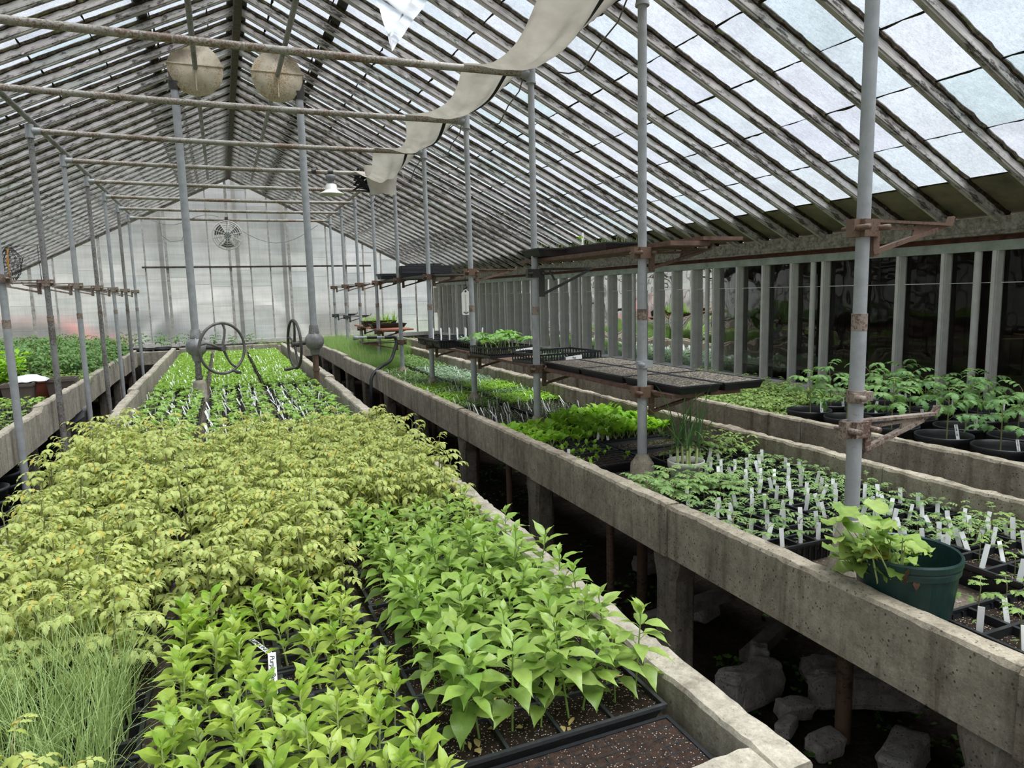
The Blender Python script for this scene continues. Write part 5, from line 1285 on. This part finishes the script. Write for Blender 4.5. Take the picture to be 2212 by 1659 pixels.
# ================================================================== SHADE CLOTH, FILM, LAMP, FAN
def shade_cloth():
    g = thing('shade_cloth', 'cream shade cloth with a black stripe swagged over the overhead pipes', 'shade cloth', (0, 0, 0))
    tie = [1.82, 3.22, 4.62, 6.02, 7.42, 8.82]
    def sec(y, v):
        # v 0..1 across: inner edge -> sag -> black stripe -> outer gauze edge
        for a, c in zip(tie, tie[1:]):
            if a <= y <= c: f = (y-a)/(c-a); break
        else: f = 0; a, c = tie[-2:]
        s = sin(pi*min(1, max(0, f))); k = tie.index(a); deep = [.20, .20, .17, .17, .24][min(4, k)]
        xl = 1.58+.10*s+.03*sin(y*3); xr = 2.07+.05*s
        x = xl+(xr-xl)*v
        zt = ZT+.028+.05*s
        z = zt-(deep*s)*(1.0 if v < .3 else cos((v-.3)/.7*pi/2)**.8)*(.80+.20*min(1, v/.3))*1.15+.015*s*noise.noise(V((v*7, y*2.2, 3)))*2
        z += .02*sin(v*19+y*1.5)*s*.35
        return V((x, y, z))
    def strip(v0, v1, nv, m, nm, dz=0, y1=8.80):
        b = MB(); b.grid(lambda u, v: sec(1.85+(y1-1.85)*u, v0+(v1-v0)*v)+V((0, 0, dz)), 150, nv); b.obj(nm, m, g)
    strip(0, .70, 16, FABRIC, 'cream_panel'); strip(.69, .76, 3, simple('black_edging', (.012, .012, .013), .7), 'black_stripe', -.004); strip(.75, 1.0, 8, FILM2, 'gauze_panel', 0)
    # loose end hanging down by the sixth post
    def hang(u, v):
        a = -2.9+2.7*v; w = .22*(1-.30*u)+.02*sin(v*15); z = ZT+.06-.36*u+.03*noise.noise(V((v*6, u*3, 1)))
        return V((1.90+w*cos(a)*.95, 8.66+.16*sin(a)*(.6+.5*u)-.05*u, z))
    b = MB(); b.grid(hang, 14, 30); b.obj('hanging_end', FABRIC, g)
    b = MB()
    for q in range(7): b.tube([(1.68+.03*q, 8.82+.02*sin(q*2), ZT+.06-.02*q), (1.63+.03*sin(q*3), 8.88, ZT-.02-.03*q), (1.72+.02*q, 8.80, ZT-.10-.02*q)], .016, 6)
    b.obj('black_tie', simple('black_tie_cloth', (.012, .012, .014), .8), g)
    b = MB(); r = random.Random(6)
    for y0 in (3.4, 4.8, 6.2, 7.6):
        b.tube([(2.14+.02*sin(t*2), y0+1.1*t/8, ZT+.06-.22*sin(pi*t/8)) for t in range(9)], .005, 5)
    b.tube([(2.05-.03*t, 8.6+.08*t, ZT-.05-.36*sin(pi*t/10)) for t in range(11)], .004, 5); b.tube([(1.95-.03*t, 8.8+.05*t, ZT-.05-.30*sin(pi*t/8)) for t in range(9)], .004, 5)
    b.obj('cord', simple('grey_cord', (.16, .15, .14), .7), g)
FILM2 = m_fabric(); FILM2.name = 'gauze_fabric'; FILM2.node_tree.nodes['Principled BSDF'].inputs['Alpha'].default_value = 1
shade_cloth()
def film():
    b = MB(); A, B_, C_ = V((1.24, 5.55, 4.08)), V((1.55, 4.95, 3.93)), V((1.50, 6.15, 3.90))
    def fn(u, v):
        p = A.lerp(B_, u); p = p.lerp(C_+V((.02*u, .06*u, 0)), v); return p+V((0, 0, -.045))+V((0, 0, .03))*noise.noise(V((u*4, v*5, 2)))
    b.grid(fn, 14, 14); tag(b.obj('plastic_film', FILM), 'torn translucent plastic film hanging from the roof bars near the ridge', 'plastic film')
film()
def lamp():
    g = thing('pendant_lamp', 'white enamel pendant lamp hung from an overhead pipe', 'lamp', (1.33, 8.82, ZT))
    b = MB(); b.tube([(0, 0, .0), (0, 0, -.05)], .018, 10); b.tube([(-.03, 0, 0), (.03, 0, 0)], .031, 10); b.tube([(-.22, 0, 0), (-.17, 0, 0)], .034, 10); b.obj('hanger', IRON, g)
    b = MB(); b.lathe([(0, -.04), (.055, -.04), (.06, -.055), (.058, -.09), (.045, -.10), (.036, -.115), (.034, -.14), (.05, -.15), (0, -.15)], (0, 0, 0), 20); b.obj('lamp_cap', GREYP, g)
    b = MB(); b.lathe([(.048, -.145), (.065, -.155), (.068, -.205), (.085, -.225), (.145, -.258), (.152, -.272), (.146, -.270), (.08, -.235), (.05, -.16)], (0, 0, 0), 32); b.obj('lamp_shade', CREAMP, g)
    b = MB(); b.lathe([(0, -.17), (.03, -.18), (.035, -.22), (0, -.25)], (0, 0, 0), 14); b.obj('bulb', simple('frosted_bulb', (.8, .8, .78), .3), g)
lamp()
def fan():
    g = thing('circulation_fan', 'round caged circulation fan hanging before the frosted gable', 'fan', (.19, 14.32, 2.955)); Rr = .265
    wire = simple('fan_wire', (.66, .63, .60), .5)
    b = MB(); RM = RX(pi/2)
    def circ(r_, y, t, seg=40): b.tube([(r_*cos(2*pi*k/seg), y, r_*sin(2*pi*k/seg)) for k in range(seg+1)], t, 5, 0, False)
    for k, q in enumerate((.07, .115, .155, .195, .23)): circ(q, -.07+.1*(q/Rr)**3, .006)
    circ(Rr, 0, .011); circ(Rr, .07, .008); circ(.20, .12, .004); circ(.13, .14, .004)
    for k in range(10):
        a = 2*pi*k/10+.2; b.tube([(.035*cos(a), -.075, .035*sin(a)), (.15*cos(a), -.06, .15*sin(a)), (Rr*cos(a), 0, Rr*sin(a)), (Rr*cos(a), .07, Rr*sin(a)), (.1*cos(a), .14, .1*sin(a))], .006, 5)
    b.obj('fan_cage', wire, g)
    b = MB(); b.lathe([(0, -.08), (.035, -.078), (.04, -.06), (0, -.06)], (0, 0, 0), 16, 0, RX(pi/2)@RX(pi)) if 0 else b.tube([(0, -.085, 0), (0, -.05, 0)], .036, 16); b.tube([(0, .02, 0), (0, .20, 0)], .07, 16); b.obj('fan_motor', GREYP, g)
    for k in range(3):
        a = 2*pi*k/3+.5; b = MB()
        def bl(u, v, a=a): t = a+(-.55+1.1*v)*(.5+.5*u); r_ = .05+.18*u; return V((r_*cos(t), -.01+.05*v, r_*sin(t)))
        b.grid(bl, 6, 6); b.obj('fan_blade', simple('fan_blade_grey%d' % k, (.16, .15, .15), .5), g)
    b = MB(); b.box((0, .02, Rr+.03), (.06, .03, .09)); b.tube([(0, .05, Rr+.0), (0, .08, Rr+.04)], .012, 8); b.obj('hanger', IRON, g)
    b = MB(); b.tube([(.26+.16*t, 14.36, 3.17-.35*sin(pi*t/10)*(1 if t < 10 else 0)-.0*t) for t in range(11)], .006, 5); b.tube([(-1.1+.13*t, 14.40, 3.24-.10*sin(pi*t/5)) for t in range(10)], .006, 5)
    b.tube([(-.95, 14.40, 3.24), (-.93, 14.40, 2.95), (-.80, 14.40, 2.84), (-.6, 14.4, 2.86), (-.52, 14.4, 3.1)], .006, 5)
    tag(b.obj('power_cable', simple('grey_cable', (.25, .25, .25), .6)), 'thin grey cable drooping along the pipe behind the fan', 'cable')
fan()
def hose():
    g = thing('watering_wand', 'metal watering wand resting on the sixth post bracket with a black hose', 'hose', (0, 0, 0))
    b = MB(); b.tube([(1.46, 8.55, 1.255), (1.90, 8.58, 1.235)], .014, 10); b.lathe([(0, 0), (.03, 0), (.025, .05), (.014, .07)], (1.45, 8.55, 1.25), 12, 0, RY(pi/2)); b.obj('wand_tube', GALV, g)
    b = MB(); b.tube([(1.62, 8.56, 1.248), (1.74, 8.57, 1.243)], .020, 10); b.tube([(1.84, 8.58, 1.238), (1.93, 8.58, 1.235)], .022, 10); b.obj('wand_grip', RUBBER, g)
    b = MB(); P = [(1.93, 8.58, 1.235), (1.97, 8.58, 1.23), (1.985, 8.57, 1.17), (1.93, 8.5, 1.05), (1.86, 8.42, .95), (1.70, 8.25, .90), (1.575, 8.15, .80), (1.55, 8.10, .62), (1.55, 8.1, .40), (1.58, 8.05, .22), (1.66, 8.0, .03), (1.75, 7.7, .01)]
    Q = []
    for i in range(len(P)-1):
        p0, p1, p2, p3 = [V(P[max(0, min(len(P)-1, i+j))]) for j in (-1, 0, 1, 2)]
        for t in (0, .25, .5, .75): Q.append(.5*((2*p1)+(p2-p0)*t+(2*p0-5*p1+4*p2-p3)*t*t+(3*p1-p0-3*p2+p3)*t**3))
    b.tube(Q+[V(P[-1])], .020, 10); b.obj('rubber_hose', RUBBER, g)
hose()
def tag_sign():
    g = thing('hanging_thermometer', 'slim white thermometer plate hanging on a cord by the fifth post', 'thermometer', (2.53, 7.42, 1.655))
    b = MB(); n = 10; poly = [(-.048, -.125), (-.035, -.14), (.035, -.14), (.048, -.125), (.048, .10)]+[(.048-.02*(t/4)-.0*t, .10+.012*t) for t in range(1, 3)]+[(.028*cos(radians(a)), .118+.03*sin(radians(a))) for a in range(0, 181, 30)]+[(-.04, .112), (-.048, .10)]
    b.prism(poly, -.006, .006, 'xz'); b.obj('plate', CREAMP, g)
    b = MB(); b.bb(-.006, .006, -.010, -.006, -.09, .09); b.obj('glass_tube', simple('tube_beige', (.55, .52, .46), .3), g)
    b = MB(); b.bb(-.03, -.004, -.009, -.006, -.112, -.106); b.bb(.004, .03, -.009, -.006, -.112, -.106); b.bb(-.012, .014, -.009, -.006, -.124, -.118); b.lathe([(0, 0), (.012, 0)], (0, -.0075, .125), 12, 0, RX(pi/2)); b.obj('printed_mark', INK, g)
    b = MB(); b.tube([(0, 0, .125), (.005, 0, .29)], .003, 5); b.tube([(-.02, 0, .15), (.02, 0, .175)], .013, 6); b.tube([(0, 0, -.14), (.01, 0, -.42)], .003, 5); b.obj('cord', INK, g)
tag_sign()
b = MB(); b.tube([(0, 0, .12), (0, 0, .66)], .06, 16); b.lathe([(.075, .10), (.07, .02), (.03, -.22), (.03, -.6), (0, -.6)], (0, 0, 0), 16); b.bb(-.14, -.06, -.03, .05, .02, .62); b.bb(-.2, .12, -.05, .05, .64, .70)
tag(b.obj('downpipe', simple('cream_paint', (.58, .56, .50), .6), None, (4.86, 16.2, 1.30)), 'cream downpipe and funnel in the far corner by the window wall', 'pipe')
# net bag
g = thing('net_bag', 'black mesh bag with orange twine hanging from a low-bench bracket', 'net bag', (-1.74, 7.6, 2.27)); b = MB()
for i in range(14):
    a = 2*pi*i/14; b.tube([(.02*cos(a), .02*sin(a), 0), (.10*cos(a), .07*sin(a), -.10), (.07*cos(a+.5), .05*sin(a+.5), -.24), (.02*cos(a+.8), .02*sin(a+.8), -.31)], .0018, 3, 0, False)
    b.tube([(.02*cos(a), .02*sin(a), 0), (.10*cos(a-.5), .07*sin(a-.5), -.10), (.07*cos(a-.9), .05*sin(a-.9), -.24), (.02*cos(a-1.4), .02*sin(a-1.4), -.31)], .0018, 3, 0, False)
for k in range(8): q = .04+.065*sin(pi*k/8); b.tube([(q*cos(2*pi*j/16), .7*q*sin(2*pi*j/16), -.03-.035*k) for j in range(17)], .0016, 3, 0, False)
b.tube([(0, 0, 0), (.2, .1, .03), (.26, -.18, -.32)], .003, 4); b.obj('mesh_net', INK, g)
b = MB()
for k in range(5): b.tube([(.0+.004*k, -.07, -.02), (.01-.004*k, -.09, -.12), (.004*k, -.08, -.26-.02*k)], .003, 4)
b.obj('twine', TWINE, g)
# ================================================================== UNDER THE BENCHES
g = thing('storage_bin', 'grey plastic bin standing under the low bench', 'bin', (-1.76, 9.05, .03)); b = MB()
b.lathe([(0, 0), (.19, 0), (.235, .48), (.245, .50), (.25, .55), (.235, .56), (.22, .50), (.18, .02), (0, .02)], (0, 0, 0), 32); b.obj('bin_body', GREYP, g)
b = MB(); b.grid(lambda u, v: (.245*cos(-2.0+1.7*u)*1.0, .245*sin(-2.0+1.7*u), .52-.10*v+.03*cos(u*6.28)*v), 14, 2); b.obj('bin_handle', GREYP, g)
g = thing('vent_crate', 'black slatted crate under the low bench beside the grey bin', 'crate', (-1.90, 8.45, .16)); b = MB(); b.bb(-.2, .2, -.2, .2, -.14, .0)
for k in range(7): b.bb(-.2, .2, -.205, .205, .02+.05*k, .045+.05*k)
b.bb(-.19, -.17, -.19, .19, 0, .36); b.bb(.17, .19, -.19, .19, 0, .36); b.obj('crate_body', BLK, g)
for i in range(3):
    for j in range(4):
        o = thing('empty_pot', 'empty black nursery pot in the nested piles under the low bench, pile %d level %d' % (i+1, j+1) if 0 else 'empty black nursery pot, %s from the floor in the %s nested pile' % (nth(j), ['nearest', 'middle', 'farthest'][i]), 'plant pot', (-1.62-.04*i, 5.7+.48*i, .02+.085*j), 'nested empty pots')
        b = MB(); b.lathe([(0, 0), (.10, 0), (.145, .20), (.155, .205), (.155, .225), (.14, .225), (.10, .02), (0, .02)], (0, 0, 0), 24); b.obj('pot_body', BLK2, o)
def rock(name, lab, x, y, z, dx, dy, dz, rz, seed, mat=None, grp='broken concrete rubble'):
    b = MB(); r = random.Random(seed); n = 10
    def f(u, v):
        t = 2*pi*u; p = pi*(v-.5); e = .30; sg = lambda q: (abs(q)**e)*(1 if q > 0 else -1)
        P = V((sg(cos(p))*sg(cos(t))*dx/2, sg(cos(p))*sg(sin(t))*dy/2, sg(sin(p))*dz/2)); k = noise.noise(P*9+V((seed, 0, 0)))*.16+noise.noise(P*22+V((0, seed, 0)))*.16+noise.noise(P*60+V((0, seed, 3)))*.07
        return P*(1+k)
    b.grid(f, 36, 20, 0, False); o = b.obj(name, mat or ROCK, None, (x, y, z)); o.rotation_euler = (r.uniform(-.15, .15), r.uniform(-.15, .15), rz); return tag(o, lab, 'rubble', grp)
RK = [(1.93, 2.14, .09, .34, .13, .15, .25, 'large grooved concrete block lying under the windowside bed'), (2.02, 1.98, .05, .17, .07, .07, -.1, 'long flat concrete chunk beside the grooved block'), (1.93, 1.93, .03, .11, .06, .05, .5, 'small pale chunk in front of the flat chunk'),
      (2.16, 1.60, .05, .22, .12, .10, .3, 'concrete chunk behind the rusty prop pipe'), (1.98, 1.78, .03, .15, .09, .07, .1, 'low chunk at the foot of the rusty pipe'), (2.13, 2.30, .08, .10, .08, .13, .9, 'upright chunk behind the grooved block'), (2.35, 1.95, .10, .42, .22, .14, -.7, 'dark slab leaning in shade under the bed'),
      (2.05, 1.40, .04, .12, .07, .06, .8, 'angular chunk at the lower frame edge'), (2.32, 1.38, .04, .2, .1, .08, -.5, 'rubble piece farthest under the near bed'), (2.25, 2.85, .06, .16, .12, .1, .3, 'rounded chunk deep under the bed'), (1.55, 3.0, .03, .10, .08, .06, .3, 'small stone in the middle of the aisle'), (1.75, 3.1, .04, .16, .1, .08, .9, 'stone beside the second concrete leg'), (2.35, 3.5, .05, .2, .14, .1, .1, 'shadowed block beyond the second leg')]
for i, (x, y, z, dx, dy, dz, rz, lab) in enumerate(RK): rock('concrete_chunk', lab, x, y, z, dx, dy, dz, rz, i+1)
for i, (a, c) in enumerate((((1.78, 2.75, .12), (2.40, 2.62, .26)), ((2.1, 2.35, .06), (2.75, 2.6, .12)))):
    b = MB(); b.bar(a, c, .07, .05); tag(b.obj('old_timber', simple('grey_timber%d' % i, (.17, .15, .13), .9, .4, 20, bump=.5)), 'old grey timber under the windowside bed, '+('by the first leg' if i == 0 else 'behind the rubble'), 'timber')
b = MB(); rr2 = random.Random(9)
for i in range(2600):
    x, y = rr2.uniform(1.12, 2.7), rr2.uniform(1.2, 6.5)
    if noise.noise(V((x*2.3, y*1.7, 5)))+rr2.uniform(-.15, .15) < .02: continue
    z = hill(x, y)-.015; s = rr2.uniform(.5, 1.3)
    for k in range(3): leaf(b, (x, y, z+.012*s), rr2.random()*6.28, rr2.uniform(.2, .9), .022*s, .018*s, .6, 'round_', .2, 0, 0, 0, rr2)
for i in range(700):
    x, y = rr2.uniform(-1.4, -.9), rr2.uniform(4, 13); z = hill(x, y)-.015
    leaf(b, (x, y, z+.01), rr2.random()*6.28, .4, .03, .02, .6, 'round_', .2, 0, 0, 0, rr2)
tag(b.obj('ground_weeds', L_WEED), 'low creeping weeds on the dark aisle soil', 'weeds', None, 'stuff')
for i, (x, y, s) in enumerate(((2.07, 2.43, 1.4), (1.72, 2.12, 1.3), (1.87, 2.12, 1.5), (1.62, 1.82, 1.1), (1.75, 1.62, 1.3), (1.66, 1.45, 1.0), (1.58, 2.35, 1.0))):
    b = MB(); r = random.Random(i)
    for k in range(6): a = k*1.05; pts, q = arc((0, 0, 0), a, 1.0, .04*s, .4, 3); stalk(b, pts, .001, 0, 3); leaf(b, pts[-1], a, .2, .032*s, .032*s, .5, 'heart', .2, 0, 0, .1, r)
    tag(b.obj('clover_weed', L_WEED, None, (x, y, hill(x, y)-.02)), 'small clover-like weed on the aisle soil, '+['behind the grooved block', 'left of the grooved block', 'against the grooved block', 'nearest the bench corner', 'before the rusty pipe', 'at the lower frame edge', 'by the first concrete leg'][i], 'weed', 'clover weeds in the aisle')
